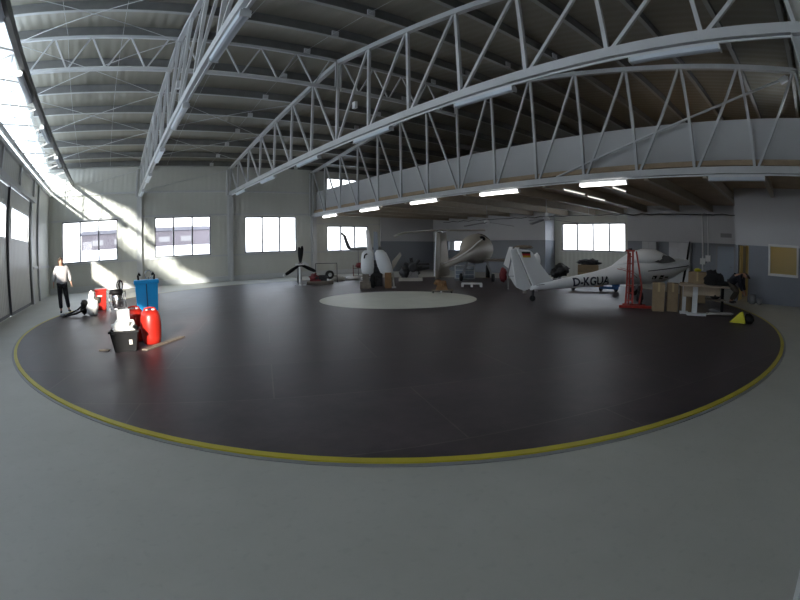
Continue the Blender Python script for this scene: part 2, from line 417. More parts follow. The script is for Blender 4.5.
m = MB(); m.bounds((XL-.2, 21.55, 0), (XL+.1, 21.8, 5.22)); struct(m, 'trim_10', 'steel')
# annex door (blue grey), with frame and handle
m = MB(); m.bounds((22.44, 3.50, 0.01), (22.49, 4.42, 2.02)); d6 = struct(m, 'door_6', 'door_blue')
m = MB(); m.bounds((22.42,3.42,0),(22.5,3.50,2.10)); m.bounds((22.42,4.42,0),(22.5,4.50,2.10)); m.bounds((22.42,3.5,2.03),(22.5,4.42,2.10)); m.obj('door_frame', 'grey', d6)
m = MB(); m.tube((22.40,3.6,1.05),(22.40,3.72,1.05),.012); m.tube((22.44,3.6,1.05),(22.40,3.6,1.05),.01); m.obj('door_handle', 'chrome', d6)
m = MB(); m.bounds((16.84, 2.36, .01), (17.62, 2.40, 1.96)); d7 = struct(m, 'door_7', 'cream')   # office door swung open inwards
m = MB(); m.tube((17.5,2.33,1.02),(17.38,2.33,1.02),.012); m.tube((17.5,2.36,1.02),(17.5,2.33,1.02),.01); m.obj('door_handle', 'chrome', d7)

# ------------------------------------------------------------------ turntable
tt = thing('turntable', 'huge dark round turntable let into the hangar floor, ringed in yellow', 'turntable', (8.2775, 11.02, 0))
def disc(m, r0, r1, z0, z1, n=160):
    if r0 == 0: return m.lathe([(r1,z0),(r1,z1)], n)
    R = []
    for r, z in ((r0,z0),(r1,z0),(r1,z1),(r0,z1),(r0,z0)): R.append([Vector((r*math.cos(2*PI*j/n), r*math.sin(2*PI*j/n), z)) for j in range(n)])
    return m.loft(R, caps=False)
disc(MB(), 2.437, 10.80, .001, TT).obj('deck', 'board', tt)
tag(disc(MB(), 10.80, 10.87, .001, TT).obj('rim_ring', 'yellow', tt), 'worn yellow painted edge ring')
tag(disc(MB(), 0, 2.437, .001, TT).obj('centre_plate', 'disc', tt), 'pale round centre plate')
tag(disc(MB(), 10.875, 10.92, .001, .008).obj('edge_strip', 'grey', tt), 'grey steel strip outside the yellow ring')

# ------------------------------------------------------------------ roof trusses
def truss(x, zb, label, lower_w=.19, brace=False):
    t = thing('roof_truss', label, 'roof truss', (x, YC, zb))
    L = lambda y, z: (0, y-YC, z-zb)
    yn = [YC + PITCH*(k-7) for k in range(15)]; yn[0] = YD+.12; yn[14] = YA-.12
    m = MB(); m.beam(L(yn[0]-.1,zb), L(yn[14]+.1,zb), .16, lower_w); m.obj('bottom_chord', 'steel', t)
    m = MB(); m.bounds(L(yn[0],zb-lower_w/2-.055), (.035, yn[14]-YC, -lower_w/2-.015)); m.obj('lamp_rail', 'alu_lt', t)
    m = MB()
    for a, b in ((0,7),(7,14)): m.beam(L(yn[a],ztop(yn[a])), L(yn[b],ztop(yn[b])), .15, .15)
    m.box(L(YC,ZR), (.15,.16,.15)); m.obj('top_chord', 'steel', t)
    for k, y in enumerate(yn):
        m = MB(); m.beam(L(y,zb+lower_w/2-.01), L(y,ztop(y)-.07), .085, .085); m.obj('vertical', 'steel', t)
    for k in range(7, 14):
        for s in (0, 1):
            i, j = (k, k+1) if s else (14-k, 13-k)      # foot nearer the ridge, head nearer the wall
            sg = 1 if s else -1
            m = MB(); m.beam(L(yn[i]+sg*.12,zb+lower_w/2-.01), L(yn[j]-sg*.09,ztop(yn[j]-sg*.09)-.07), .07, .07); m.obj('diagonal', 'steel', t)
    m = MB()
    for k in (0, 14): m.box(L(yn[k], ztop(yn[k])), (.30, .22, .05)); m.box(L(yn[k], zb-lower_w/2-.02), (.28, .24, .04))
    each(m, 'end_plate', 'steel', t)
    if brace:
        m = MB(); m.tube(L(7.9,zb+.1), L(-.35,6.42), .038, 8); m.obj('brace_rod', 'steel', t)
        m = MB(); m.beam(L(-.30,6.40), L(-.05,6.29), .12, .16); m.obj('brace_bracket', 'steel', t)
    else:
        m = MB(); m.box((.0, 11.35-YC+.05, 1.0), (.10,.16,.22)); m.obj('junction_box', 'alu_lt', t)
    return t
truss(X1, ZB, 'light grey steel roof truss nearest the big sliding doors')
truss(X2, ZB, 'light grey steel roof truss crossing the middle of the hangar, clear of the loft')
truss(X3, ZB3, 'deep light grey steel truss carrying the loft edge, lit lamps under it', brace=True)
# columns on the window wall and the opposite wall
for x, zb, lb in ((X1, ZB, 'grey steel column between first and second windows from the sliding doors'), (X2, ZB, 'grey steel column between second and third windows from the sliding doors'), (X3, ZB3, 'grey steel column under the loft truss, left of the lower window')):
    c = thing('steel_column', lb, 'column', (x, YA-.15, 0))
    m = MB(); m.box((0,-.02,(zb-.16)/2), (.12,.24,zb-.16)); m.box((0,-.15,(zb-.16)/2), (.30,.03,zb-.16)); m.box((0,.11,(zb-.16)/2), (.30,.03,zb-.16)); m.obj('shaft', 'steel', c)
    m = MB(); m.box((0,-.02,.015), (.42,.36,.03)); m.obj('base_plate', 'steel', c)
    m = MB(); m.box((-.19,.06,(zb-.1+6.5)/2), (.10,.10,6.5-zb+.1)); m.obj('upper_post', 'steel', c)
for x, zb, lb in ((X1, ZB, 'grey steel column behind the near end of the sliding door side truss'), (X2, ZB, 'grey steel column under the right end of the middle truss'), (X3, ZB3, 'grey steel column under the right end of the loft truss')):
    c = thing('steel_column', lb, 'column', (x, YD+.14, 0))
    m = MB(); m.box((0,0,(zb-.16)/2), (.12,.22,zb-.16)); m.box((0,.11,(zb-.16)/2), (.30,.03,zb-.16)); m.obj('shaft', 'steel', c)
    m = MB(); m.box((0,0,.115), (.42,.36,.03)); m.obj('base_plate', 'steel', c)

# purlins: one long steel section at every truss node
ords = ['first', 'second', 'third', 'fourth', 'fifth', 'sixth', 'seventh']
for k in range(15):
    y = YC + PITCH*(k-7)
    if k == 0: y = YD+.2
    if k == 14: y = YA-.2
    if k > 7: lb = f'grey roof purlin, {ords[14-k]} from the eaves on the window wall side'
    elif k < 7: lb = f'grey roof purlin, {ords[k]} from the eaves on the windowless side'
    else: lb = 'grey ridge purlin running along the top of the roof'
    z = ztop(y)+.075; sgn = 1 if y > YC else -1
    p = thing('roof_purlin', lb, 'purlin', (0, y, z))
    m = MB(); m.bounds((X0,-.012,.012),(XR,.012,.305)); m.obj('web', 'steel_dk', p)
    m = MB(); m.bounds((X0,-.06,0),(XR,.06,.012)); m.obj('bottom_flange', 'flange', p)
    m = MB(); m.bounds((X0,-.05,.305),(XR,.05,.315)); m.obj('top_flange', 'steel_dk', p)
    for x in (5.75, 11.2):
        m = MB(); m.box((x, -.05, .11), (.22,.05,.17)); m.obj('splice_plate', 'alu_lt', p)

# lattice bracing along the ridge, one frame per bay
for a, b, lb in ((X0, X1, 'zigzag ridge lattice in the bay over the sliding doors'), (X1, X2, 'zigzag ridge lattice between first and middle trusses'), (X2, X3, 'zigzag ridge lattice between middle truss and loft truss')):
    t = thing('ridge_lattice', lb, 'roof bracing', ((a+b)/2, YC-.02, 7.0))
    h = (b-a)/2-.10; zt_ = 1.08
    m = MB(); m.beam((-h,0,0),(h,0,0),.09,.10); m.obj('bottom_chord', 'steel', t)
    m = MB(); m.beam((-h,0,zt_),(h,0,zt_),.08,.08); m.obj('top_chord', 'steel', t)
    x = -h+.10
    while x < h-.2:
        m = MB(); m.beam((x,0,zt_-.03),(x+.60,0,.04),.045,.045); m.obj('diagonal', 'steel', t)
        if x+1.2 < h: m = MB(); m.beam((x+.64,0,.04),(x+1.20,0,zt_-.03),.045,.045); m.obj('diagonal', 'steel', t)
        x += 1.25
    for s in (-1, 1):
        m = MB(); m.beam((s*h,0,.05),(s*h,0,zt_-.04),.05,.05); m.obj('end_post', 'steel', t)
# roof plane rods
for a, b, lb, rr in ((X0, X1, 'thin crossed tie rods in the roof over the sliding doors', (8.73, 12.5, 16.27, 20.04, 23.81)), (X1, X2, 'thin crossed tie rods in the roof between first and middle trusses', (20.04, 23.81))):
    t = thing('roof_tie_rods', lb, 'roof bracing', ((a+b)/2, YC, 6.7)); h = (b-a)/2-.06
    L = lambda x, y: (x, y-YC, ztop(y)-.03-6.7)
    for y in rr:
        y2 = y-3.77
        for s in (-1, 1):
            n = 4 if (y-YC)*(y2-YC) < 0 else 1
            m = MB(); m.path([L(-h*s, y), L(h*s, y2)], .011, 6); m.obj('tie_rod', 'steel', t)
    for x in ((-.9, .9) if a == X0 else (-1.2, 1.4)):
        m = MB(); m.path([(x, yy-YC, ztop(yy)+.11-6.7) for yy in (2.0, YC, 25.2)], .006, 6); m.obj('sag_rod', 'steel', t)
# wind girder lying flat over the doors
t = thing('wind_girder', 'flat zigzag steel girder under the bright glazing above the sliding doors', 'girder', (-3.3, YC, 5.5))
m = MB(); m.beam((.68,YD-YC+.05,.36),(.68,YA-YC-.04,.36),.14,.16); m.obj('inner_chord', 'steel_dk', t)
m = MB(); m.beam((-.58,YD-YC+.05,0),(-.58,YA-YC-.04,0),.10,.12); m.obj('outer_chord', 'steel', t)
for k in range(14):
    y = YD-YC+.1+k*1.865
    m = MB(); m.beam((-.55,y,.02),(.62,y,.34),.035,.035); m.obj('strut', 'steel', t)
    m = MB(); m.beam((-.55,y+.06,.02),(.62,y+1.78,.34),.03,.03); m.obj('diagonal', 'steel', t)
for a, b, lb in ((X0, X1, 'thin diagonal tie rod high on the window wall, above the first window'), (X1, X2, 'thin diagonal tie rod high on the window wall, above the second window')):
    m = MB(); zA, zB = (5.3, 6.45); 
    pa, pb = ((a+.1, YA-.085, zA), (b-.25, YA-.085, zB))
    m.tube(pa, pb, .016, 6); tag(m.obj('tie_rod', 'steel'), lb, 'tie rod')
# ------------------------------------------------------------------ annex beams, pipes
for k, (y, lb) in enumerate(((.95, 'grey ceiling beam of the annex ending above the office window'), (2.80, 'grey ceiling beam of the annex ending above the office corner'), (4.70, 'grey ceiling beam of the annex above the cartons and table'), (6.60, 'grey ceiling beam of the annex above the red jack stand'), (8.50, 'grey ceiling beam of the annex above the lettered glider'), (10.40, 'grey ceiling beam at the right edge of the end window'), (12.30, 'grey ceiling beam above the middle of the end window'), (14.20, 'grey ceiling beam at the left edge of the end window'), (16.1, 'grey ceiling beam above the round grey glider cabin'), (18.0, 'grey ceiling beam above the dark engine on a pallet'), (19.9, 'grey ceiling beam above the white wrapped wing stubs'), (21.8, 'grey ceiling beam second from the window wall in the annex'), (23.7, 'grey ceiling beam nearest the window wall in the annex'))):
    xe = 16.7 if y < 1.5 else (22.5 if not 9.7 < y < 15 else XR)
    t = thing('ceiling_beam', lb, 'beam', (X3+.1, y, 3.66))
    L = xe-X3-.12
    m = MB(); m.bounds((0,-.05,.02),(L,.05,.328)); m.obj('web', 'beam', t)
    m = MB(); m.bounds((0,-.08,0),(L,.08,.02)); m.obj('bottom_flange', 'beam', t)
t = thing('conduit_run', 'thin pipes and cables strung under the annex ceiling by the far wall', 'pipe', (21.9, 8, 3.5))
m = MB(); m.tube((0,-5,0),(0,16,0),.03,8); m.obj('pipe', 'steel', t)
m = MB(); m.path([(-.1,-5+.5*k,.02-.07*math.sin(k*1.7)**2) for k in range(42)], .018, 6); m.obj('cable', 'black', t)
for k in range(8):
    m = MB(); m.tube((0,-4.6+2.8*k,0),(0,-4.6+2.8*k,.49),.012,6); m.obj('hanger', 'steel', t)
for y, lb in ((5.25, 'white vertical pipe on the far wall, left of the blue grey door'), (4.95, 'thin white vertical conduit on the far wall beside the blue grey door')):
    m = MB(); m.tube((22.44,y,.8 if y > 5 else 1.2),(22.44,y,3.6),.045 if y > 5 else .025,8)
    m.box((22.45,y,1.25 if y > 5 else 1.4),(.09,.28,.30)); tag(m.obj('wall_pipe', 'white_mat'), lb, 'pipe')
m = MB(); m.box((22.49,3.95,2.55),(.012,.62,.20)); tag(m.obj('wall_plaque', 'grey', bevel=.003), 'small grey plaque on the white wall above the blue grey door', 'sign')

# ------------------------------------------------------------------ fluorescent battens under the trusses
def batten(x, y0, y1, z, lit, label, group):
    t = thing('ceiling_light', label, 'light', (x, (y0+y1)/2, z), 0, group); h = (y1-y0)/2
    m = MB(); m.box((0,0,-.025),(.10,2*h,.05)); m.obj('housing', 'lamp_body', t, bevel=.005)
    m = MB(); m.prism([(-.085,-.05),(.085,-.05),(.07,-.12),(.03,-.14),(-.03,-.14),(-.07,-.12)], lambda a,b: (a,-h+.03,b), lambda a,b: (a,h-.03,b)); m.obj('tube_cover', 'lamp_on' if lit else 'lamp_off', t)
    m = MB()
    for s in (-1,1): m.box((0,s*(h-.015),-.085),(.17,.03,.11))
    each(m, 'end_cap', 'lamp_body', t)
YS = [(22.25,23.95),(18.0,19.75),(13.75,15.55),(9.5,11.35),(5.3,7.0),(.9,2.65)]
nm = ['nearest the window wall', 'second from the window wall', 'third from the window wall', 'third from the windowless wall', 'second from the windowless wall', 'nearest the windowless wall']
for (y0,y1), n_ in zip(YS, nm):
    batten(X1, y0, y1, ZB-.155, False, f'unlit strip light under the truss by the doors, {n_}', 'strip lights under the first truss')
    batten(X2, y0, y1, ZB-.155, False, f'unlit strip light under the middle truss, {n_}', 'strip lights under the middle truss')
    lit = y0 > 3
    batten(X3, y0, y1, ZB3-.155, lit, f'{"lit" if lit else "unlit"} strip light under the loft truss, {n_}', 'strip lights under the loft truss')
for (y0,y1), n_ in list(zip(YS, nm))[1:]:
    batten(X0+1.32, y0, y1, 5.775, False, f'unlit strip light under the flat girder over the sliding doors, {n_}', 'strip lights under the door girder')
def batten_x(x0, x1, y, z, label):
    t = thing('ceiling_light', label, 'light', ((x0+x1)/2, y, z), 0, 'strip lights under the annex ceiling'); h = (x1-x0)/2
    m = MB(); m.box((0,0,-.02),(2*h,.08,.04)); m.obj('housing', 'lamp_body', t)
    m = MB(); m.tube((-h+.04,0,-.06),(h-.04,0,-.06),.022,8); m.obj('tube', 'tube_dim', t)
batten_x(12.9, 14.4, 7.9, 3.64, 'thin lit tube under the annex ceiling, long one left of the loft truss lamp')
batten_x(14.9, 16.4, 8.05, 3.64, 'thin lit tube under the annex ceiling, farther one in line toward the far wall')
batten_x(13.1, 14.2, 6.12, 3.64, 'thin lit tube under the annex ceiling, right of the lit strip above the red stand')

# ceiling fans hung on rods
def fan(loc, rot, label):
    t = thing('ceiling_fan', label, 'ceiling fan', loc, rot, 'ceiling fans in the annex')
    m = MB(); m.tube((0,0,.06),(0,0,.98),.015,8); m.obj('down_rod', 'steel', t)
    m = MB(); m.lathe([(.02,-.10),(.13,-.09),(.16,-.02),(.14,.05),(.05,.09)], 20); m.obj('motor_hub', 'white', t, smooth=True)
    for k in range(3):
        a = 2*PI*k/3; R = Matrix.Rotation(a,3,'Z')
        m = MB(); m.prism([(.15,-.05),(.4,-.09),(1.5,-.10),(1.6,.0),(1.5,.09),(.4,.06),(.15,.03)], lambda x,y: R@Vector((x,y,-.03+.15*y-.11*x)), lambda x,y: R@Vector((x,y,-.01+.15*y-.11*x))); m.obj('blade', 'grey', t)
fan((17.3, 11.6, 3.0), math.radians(-55), 'ceiling fan on a rod, left of the end window')
fan((17.6, 15.6, 3.0), math.radians(-25), 'ceiling fan hanging above the round grey cabin of the glider')

# ------------------------------------------------------------------ skinned figures
def skin(name, pts, edges, m, parent, sub=2, root=0):
    """pts: list of (x,y,z,rx[,ry])"""
    me = bpy.data.meshes.new(name); me.from_pydata([p[:3] for p in pts], edges, [])
    o = bpy.data.objects.new(name, me); COL.objects.link(o)
    md = o.modifiers.new('skin', 'SKIN'); md.use_smooth_shade = True
    sv = me.skin_vertices[0].data if me.skin_vertices else None
    if sv is None:
        bpy.context.view_layer.objects.active = o
        me.skin_vertices.new(name='skin') if hasattr(me.skin_vertices, 'new') else None
        sv = me.skin_vertices[0].data
    for i, p in enumerate(pts):
        sv[i].radius = (p[3], p[4] if len(p) > 4 else p[3]); sv[i].use_root = (i == root)
    s = o.modifiers.new('sub', 'SUBSURF'); s.levels = sub; s.render_levels = sub
    bpy.context.view_layer.update(); bake(o)
    o.data.materials.clear(); o.data.materials.append(M[m]); o.parent = parent
    return o
def chain(n, start=0): return [(start+i, start+i+1) for i in range(n-1)]
def person(loc, rz, label, J, jm, tm, bent=False):
    """J: dict of joints in local space, the figure facing -Y"""
    p = thing('person', label, 'person', loc, rz)
    V = lambda k: Vector(J[k])
    pts, ed = [], []
    def add(v, r, link=None):
        pts.append((*v, *(r if isinstance(r, tuple) else (r,)))); i = len(pts)-1
        if link is not None: ed.append((link, i))
        return i
    pel = add(V('pelvis'), (.15,.11)); wa = add(V('waist'), (.135,.10), pel); ch = add(V('chest'), (.165,.115), wa); nb = add(V('neck'), (.065,.065), ch)
    hu = V('head') - V('neck'); hd = hu.normalized(); fw = V('look')
    jw = add(V('neck')+hu*.45+fw*.02, (.068,.075), nb); hc = add(V('head')+fw*.005, (.078,.095), jw); add(V('head')+hd*.085, (.055,.07), hc)
    nose = add(V('head')-hd*.02+fw*.10, (.014,.014), hc)
    for s in ('l','r'):
        sh = add(V('sh_'+s), .058, ch); el = add(V('el_'+s), .043, sh); wr = add(V('wr_'+s), .028, el)
        dr = (V('wr_'+s)-V('el_'+s)).normalized(); pm = add(V('wr_'+s)+dr*.07, (.036,.022), wr)
        sd = fw.cross(dr); sd = sd.normalized() if sd.length > .1 else Vector((1,0,0)); fwd = dr.cross(sd).normalized()
        for f, (o_, ln) in enumerate(((-.028,.070),(-.009,.082),(.010,.078),(.028,.060))):
            b0 = V('wr_'+s)+dr*.095+fwd*o_*-1; f1 = add(b0, .0095, pm); f2 = add(b0+dr*ln*.5+sd*.008, .0085, f1); add(b0+dr*ln*.9+sd*.024, .007, f2)
        th = add(V('wr_'+s)+dr*.045-fwd*-.036, .011, pm); add(V('wr_'+s)+dr*.085+fwd*.058, .009, th)
        hp = add(V('hip_'+s), .092, pel); kn = add(V('kn_'+s), .060, hp); an = add(V('an_'+s), .042, kn)
        hl = add(V('an_'+s)+Vector((0,.01,-.05)), .038, an); add(V('an_'+s)+V('foot_'+s)*.13+Vector((0,0,-.06)), (.034,.026), hl)
    skin('body', pts, ed, 'skin', p)
    # clothes
    c2 = [(*(V('pelvis').lerp(V('waist'),.35)), .185,.145), (*V('waist'), .205,.155), (*V('chest'), .225,.160), (*(V('chest').lerp(V('neck'),.72)), .105,.10)]
    e2 = chain(4)
    for s in ('l','r'):
        b = len(c2); c2 += [(*V('sh_'+s), .092), (*V('el_'+s), .076), (*(V('el_'+s).lerp(V('wr_'+s),.92)), .056)]; e2 += [(2,b),(b,b+1),(b+1,b+2)]
    j = skin('jacket', c2, e2, jm, p, root=1)
    c3 = [(*(V('pelvis')+Vector((0,0,.02))), .165,.125)]; e3 = []
    for s in ('l','r'):
        b = len(c3); c3 += [(*V('hip_'+s), .118), (*V('kn_'+s), .088), (*(V('kn_'+s).lerp(V('an_'+s),.93)), .076)]; e3 += [(0,b),(b,b+1),(b+1,b+2)]
    skin('trousers', c3, e3, tm, p)
    for s in ('l','r'):
        a = V('an_'+s); f = V('foot_'+s)
        skin('shoe', [(*(a+Vector((0,0,-.04))-f*.03), .046,.042), (*(a+f*.07+Vector((0,0,-.05))), .046,.038), (*(a+f*.17+Vector((0,0,-.06))), .038,.028)], chain(3), 'shoe', p)
    m = MB(); hcv = V('head'); sd = fw.cross(hd).normalized(); R = Matrix((sd, fw, hd)).transposed()
    b2 = bmesh.new(); bmesh.ops.create_uvsphere(b2, u_segments=20, v_segments=14, radius=1); mp = {}
    for v in b2.verts:
        co = Vector((v.co.x*.090, v.co.y*.112, v.co.z*.105))
        if co.y > -.01 and co.z < .062: co *= .72
        if co.z < -.035: co *= .7
        mp[v.index] = m.bm.verts.new(R@(co) + hcv + hd*.035 - fw*.012)
    for f in b2.faces: m.bm.faces.new([mp[v.index] for v in f.verts])
    b2.free(); m.obj('hair', 'hair', p, smooth=True)
    m = MB()
    for s in (-1,1): m.blob(hcv + fw*.088 + sd*s*.032 + hd*.012, (.012,.010,.008), 0, sub=1)
    each(m, 'eye', 'black', p, smooth=True)
    m = MB(); m.box(hcv + fw*.088 - hd*.058, (.05,.012,.008), mtx=R); m.obj('mouth', 'red_dk', p)
    m = MB()
    for s in (-1,1): m.blob(hcv + sd*s*.088, (.012,.022,.03), 0, sub=2)
    each(m, 'ear', 'skin', p, smooth=True)
    return p
F = (0,-1,0)
person((-1.96, 15.2, TT), face(-1.96,15.2)+.05, 'man in a pale jacket and black trousers walking by the sliding doors', dict(
    pelvis=(0,0,.93), waist=(0,0,1.08), chest=(0,.0,1.30), neck=(-.01,-.01,1.50), head=(-.02,-.03,1.635), look=Vector((.1,-1,0)).normalized(),
    sh_l=(.19,0,1.42), el_l=(.29,.02,1.17), wr_l=(.33,-.05,.95), sh_r=(-.19,0,1.42), el_r=(-.28,.02,1.18), wr_r=(-.31,-.06,.96),
    hip_l=(.095,0,.88), kn_l=(.14,-.04,.50), an_l=(.20,.03,.095), foot_l=Vector((.25,-.95,0)), hip_r=(-.095,0,.88), kn_r=(-.10,-.06,.50), an_r=(-.10,-.10,.095), foot_r=Vector((-.1,-1,0))), 'jacket', 'trousers')
person((15.75, 2.42, 0), face(15.7,2.2)+PI/2-.25, 'person in dark top and brown trousers bending down in front of the open yellow doorway', dict(
    pelvis=(0,.16,.66), waist=(0,.08,.80), chest=(0,-.14,.94), neck=(0,-.36,.98), head=(0,-.48,.94), look=Vector((0,-.55,-.83)).normalized(),
    sh_l=(.19,-.26,.92), el_l=(.22,-.30,.64), wr_l=(.16,-.40,.42), sh_r=(-.19,-.26,.92), el_r=(-.22,-.28,.64), wr_r=(-.14,-.38,.42),
    hip_l=(.10,.16,.62), kn_l=(.13,-.14,.40), an_l=(.12,.08,.095), foot_l=Vector((.1,-1,0)), hip_r=(-.10,.16,.62), kn_r=(-.13,-.12,.40), an_r=(-.12,.10,.095), foot_r=Vector((-.1,-1,0))), 'navy', 'brown_cloth')

# ------------------------------------------------------------------ things on the left of the turntable
def at_(x, y): return (x, y, TT), face(x, y)
def barrel(loc, rz, label, group=None, s=1.):
    t = thing('plastic_barrel', label, 'barrel', loc, rz, group)
    m = MB(); m.lathe([(.135*s,0),(.165*s,.02),(.185*s,.12),(.200*s,.28),(.202*s,.36),(.190*s,.50),(.165*s,.575),(.12*s,.60),(.0001,.60)], 28); m.obj('body', 'red', t, smooth=True)
    m = MB()
    for x in (-.07,.07): m.lathe([(.034,.596),(.034,.635),(.028,.645),(.0001,.645)], 12, (x*s,.02,0))
    each(m, 'bung', 'white_mat', t)
    m = MB(); m.path([(-.12*s,-.05,.59),(-.10*s,-.05,.64),(0,-.05,.655),(.10*s,-.05,.64),(.12*s,-.05,.59)], .014, 8); m.obj('handle', 'red', t, smooth=True)
    return t
l, r = at_(.62, 8.17); barrel(l, r, 'bright red plastic barrel in front, standing right of the black tub')
l, r = at_(.33, 8.60); barrel(l, r, 'red plastic barrel half hidden behind the black tub and its white bag')
# black tub with rags and a paper bag in it
l, r = at_(.10, 7.78)
t = thing('storage_tub', 'open black plastic tub heaped with white rags', 'tub', l, r-.15)
def taper(m, w0, d0, w1, d1, z0, z1):
    return m.loft([[(-w0,-d0,z0),(w0,-d0,z0),(w0,d0,z0),(-w0,d0,z0)], [(-w1,-d1,z1),(w1,-d1,z1),(w1,d1,z1),(-w1,d1,z1)]])
m = MB()
m.loft([[(-.20,-.14,0),(.20,-.14,0),(.20,.14,0),(-.20,.14,0)],[(-.26,-.18,.34),(.26,-.18,.34),(.26,.18,.34),(-.26,.18,.34)],[(-.245,-.165,.34),(.245,-.165,.34),(.245,.165,.34),(-.245,.165,.34)],[(-.19,-.13,.02),(.19,-.13,.02),(.19,.13,.02),(-.19,.13,.02)]]); m.obj('body', 'black', t, bevel=.006)
m = MB()
for a, b in (((-.285,-.205,.325),(.285,-.17,.36)), ((-.285,.17,.325),(.285,.205,.36)), ((-.285,-.17,.325),(-.25,.17,.36)), ((.25,-.17,.325),(.285,.17,.36))): m.bounds(a, b)
m.obj('rim', 'black', t, bevel=.006)
m = MB(); m.box((.12,-.185,.17),(.06,.012,.08)); tag(m.obj('sticker', 'paper', t), 'small pale sticker')
m = MB(); m.blob((.0,0,.40),(.21,.13,.15),.55,3.2,3); m.blob((-.1,-.03,.40),(.13,.10,.09),.5,4,8); tag(m.obj('rag_heap', 'fabric_w', None, smooth=True, loc=l), 'crumpled white rags heaped in the black tub', 'rags').rotation_euler = (0,0,r-.15)
m = MB(); taper(m, .11,.07,.12,.08,.20,.70); o = m.obj('paper_bag', 'white_mat', None, bevel=.02, loc=(l[0]-.02*0, l[1]+.02, l[2])); o.rotation_euler = (0,0,r); tag(o, 'white bag standing upright among the rags in the black tub', 'bag')
# long board on the floor
m = MB(); m.beam((.42,7.60,TT+.0112),(1.26,8.50,TT+.0112),.13,.022); tag(m.obj('plank', 'plank', bevel=.003), 'long weathered board on the turntable in front of the red barrels', 'board')
m = MB(); m.beam((-.42,8.0,TT+.01),(-.22,7.93,TT+.01),.07,.018); tag(m.obj('wood_offcut', 'plank'), 'small pale wood offcut on the floor left of the black tub', 'board')
# blue parts washer cabinet with chrome hoop
l, r = at_(.83, 11.5)
t = thing('blue_cabinet', 'bright blue upright plastic cabinet with a chrome hoop, behind the red barrels', 'cabinet', l, r)
m = MB(); taper(m, .27,.20,.31,.22,.12,.98); m.obj('body', 'blue', t, bevel=.025)
m = MB(); m.bounds((-.335,-.235,.90),(.335,.235,1.0)); m.obj('lid', 'blue', t, bevel=.02)
m = MB(); m.bounds((-.012,-.232,.16),(.012,-.20,.90)); m.obj('seam_rib', 'blue_dk', t)
for s in (-1,1):
    m = MB(); m.path([(s*.21,-.02,.99),(s*.22,-.02,1.10),(s*.19,-.02,1.17),(s*.16,-.02,1.10)], .028, 8); m.obj('valve', 'black', t, smooth=True)
m = MB(); m.path([(.06+.09*math.cos(a), 0, 1.12+.11*math.sin(a)) for a in [PI*1.3-k*PI*1.6/12 for k in range(13)]], .012, 8); m.tube((.06,0,.99),(.06,0,1.05),.02); m.obj('hoop', 'chrome', t, smooth=True)
for sx in (-1,1):
    for sy in (-1,1):
        m = MB(); m.lathe([(.05,-.02),(.05,.02)], 14); o = m.obj('caster', 'rubber', t, loc=(sx*.21,sy*.15,.05)); o.rotation_euler = (PI/2,0,0)
m = MB(); m.bounds((-.24,-.17,.06),(.24,.17,.12)); m.obj('base_frame', 'grey', t)
# white sack
l, r = at_(-.77, 13.6)
t = thing('sack', 'white plastic sack standing on the turntable in front of the red bin', 'sack', l, r)
m = MB(); m.blob((-.02,0,.24),(.19,.17,.27),.35,2.6,5,flat=0); m.obj('body', 'fabric_w', t, smooth=True)
m = MB(); m.blob((-.03,0,.56),(.09,.08,.15),.6,3.5,2); m.obj('gathered_neck', 'fabric_w', t, smooth=True)
m = MB(); m.blob((.16,.04,.42),(.10,.09,.09),.5,3,9); m.obj('spare_flap', 'brown_cloth', t, smooth=True)
# folded black cart lying on the floor
l, r = at_(-1.42, 13.80)
t = thing('hand_truck', 'folded black hand truck lying on the floor between the man and the white sack', 'hand truck', l, r)
m = MB(); m.path([(.42,.04,.38),(.10,0,.17),(-.30,-.03,.05)], .028, 8); m.obj('upper_rail', 'black', t, smooth=True)
m = MB(); m.path([(.40,-.12,.20),(.05,-.12,.08),(-.36,-.12,.04)], .028, 8); m.obj('lower_rail', 'black', t, smooth=True)
m = MB(); m.beam((-.36,-.12,.05),(-.30,.0,.05),.06,.04); m.beam((0,-.12,.075),(.1,.0,.16),.04,.03); each(m, 'crossbar', 'grey', t)
m = MB(); m.blob((.34,-.02,.24),(.13,.10,.22),.3,3,4,flat=0); m.obj('cover', 'black_cloth', t, smooth=True)
m = MB(); m.blob((-.38,-.08,.06),(.10,.09,.06),.3,3,6,flat=0); m.obj('wheel_end', 'grey', t, smooth=True)
# red bin
l, r = at_(-.55, 14.95)
t = thing('waste_bin', 'red plastic bin with a lid, behind the white sack', 'bin', l, r)
m = MB(); taper(m, .165,.15,.20,.19,0,.60); m.obj('body', 'red', t, bevel=.02)
m = MB(); m.bounds((-.215,-.205,.60),(.215,.205,.67)); m.obj('lid', 'red', t, bevel=.015)
m = MB(); m.box((-.05,-.19,.45),(.18,.015,.05)); tag(m.obj('sticker', 'white_mat', t), 'pale sticker')
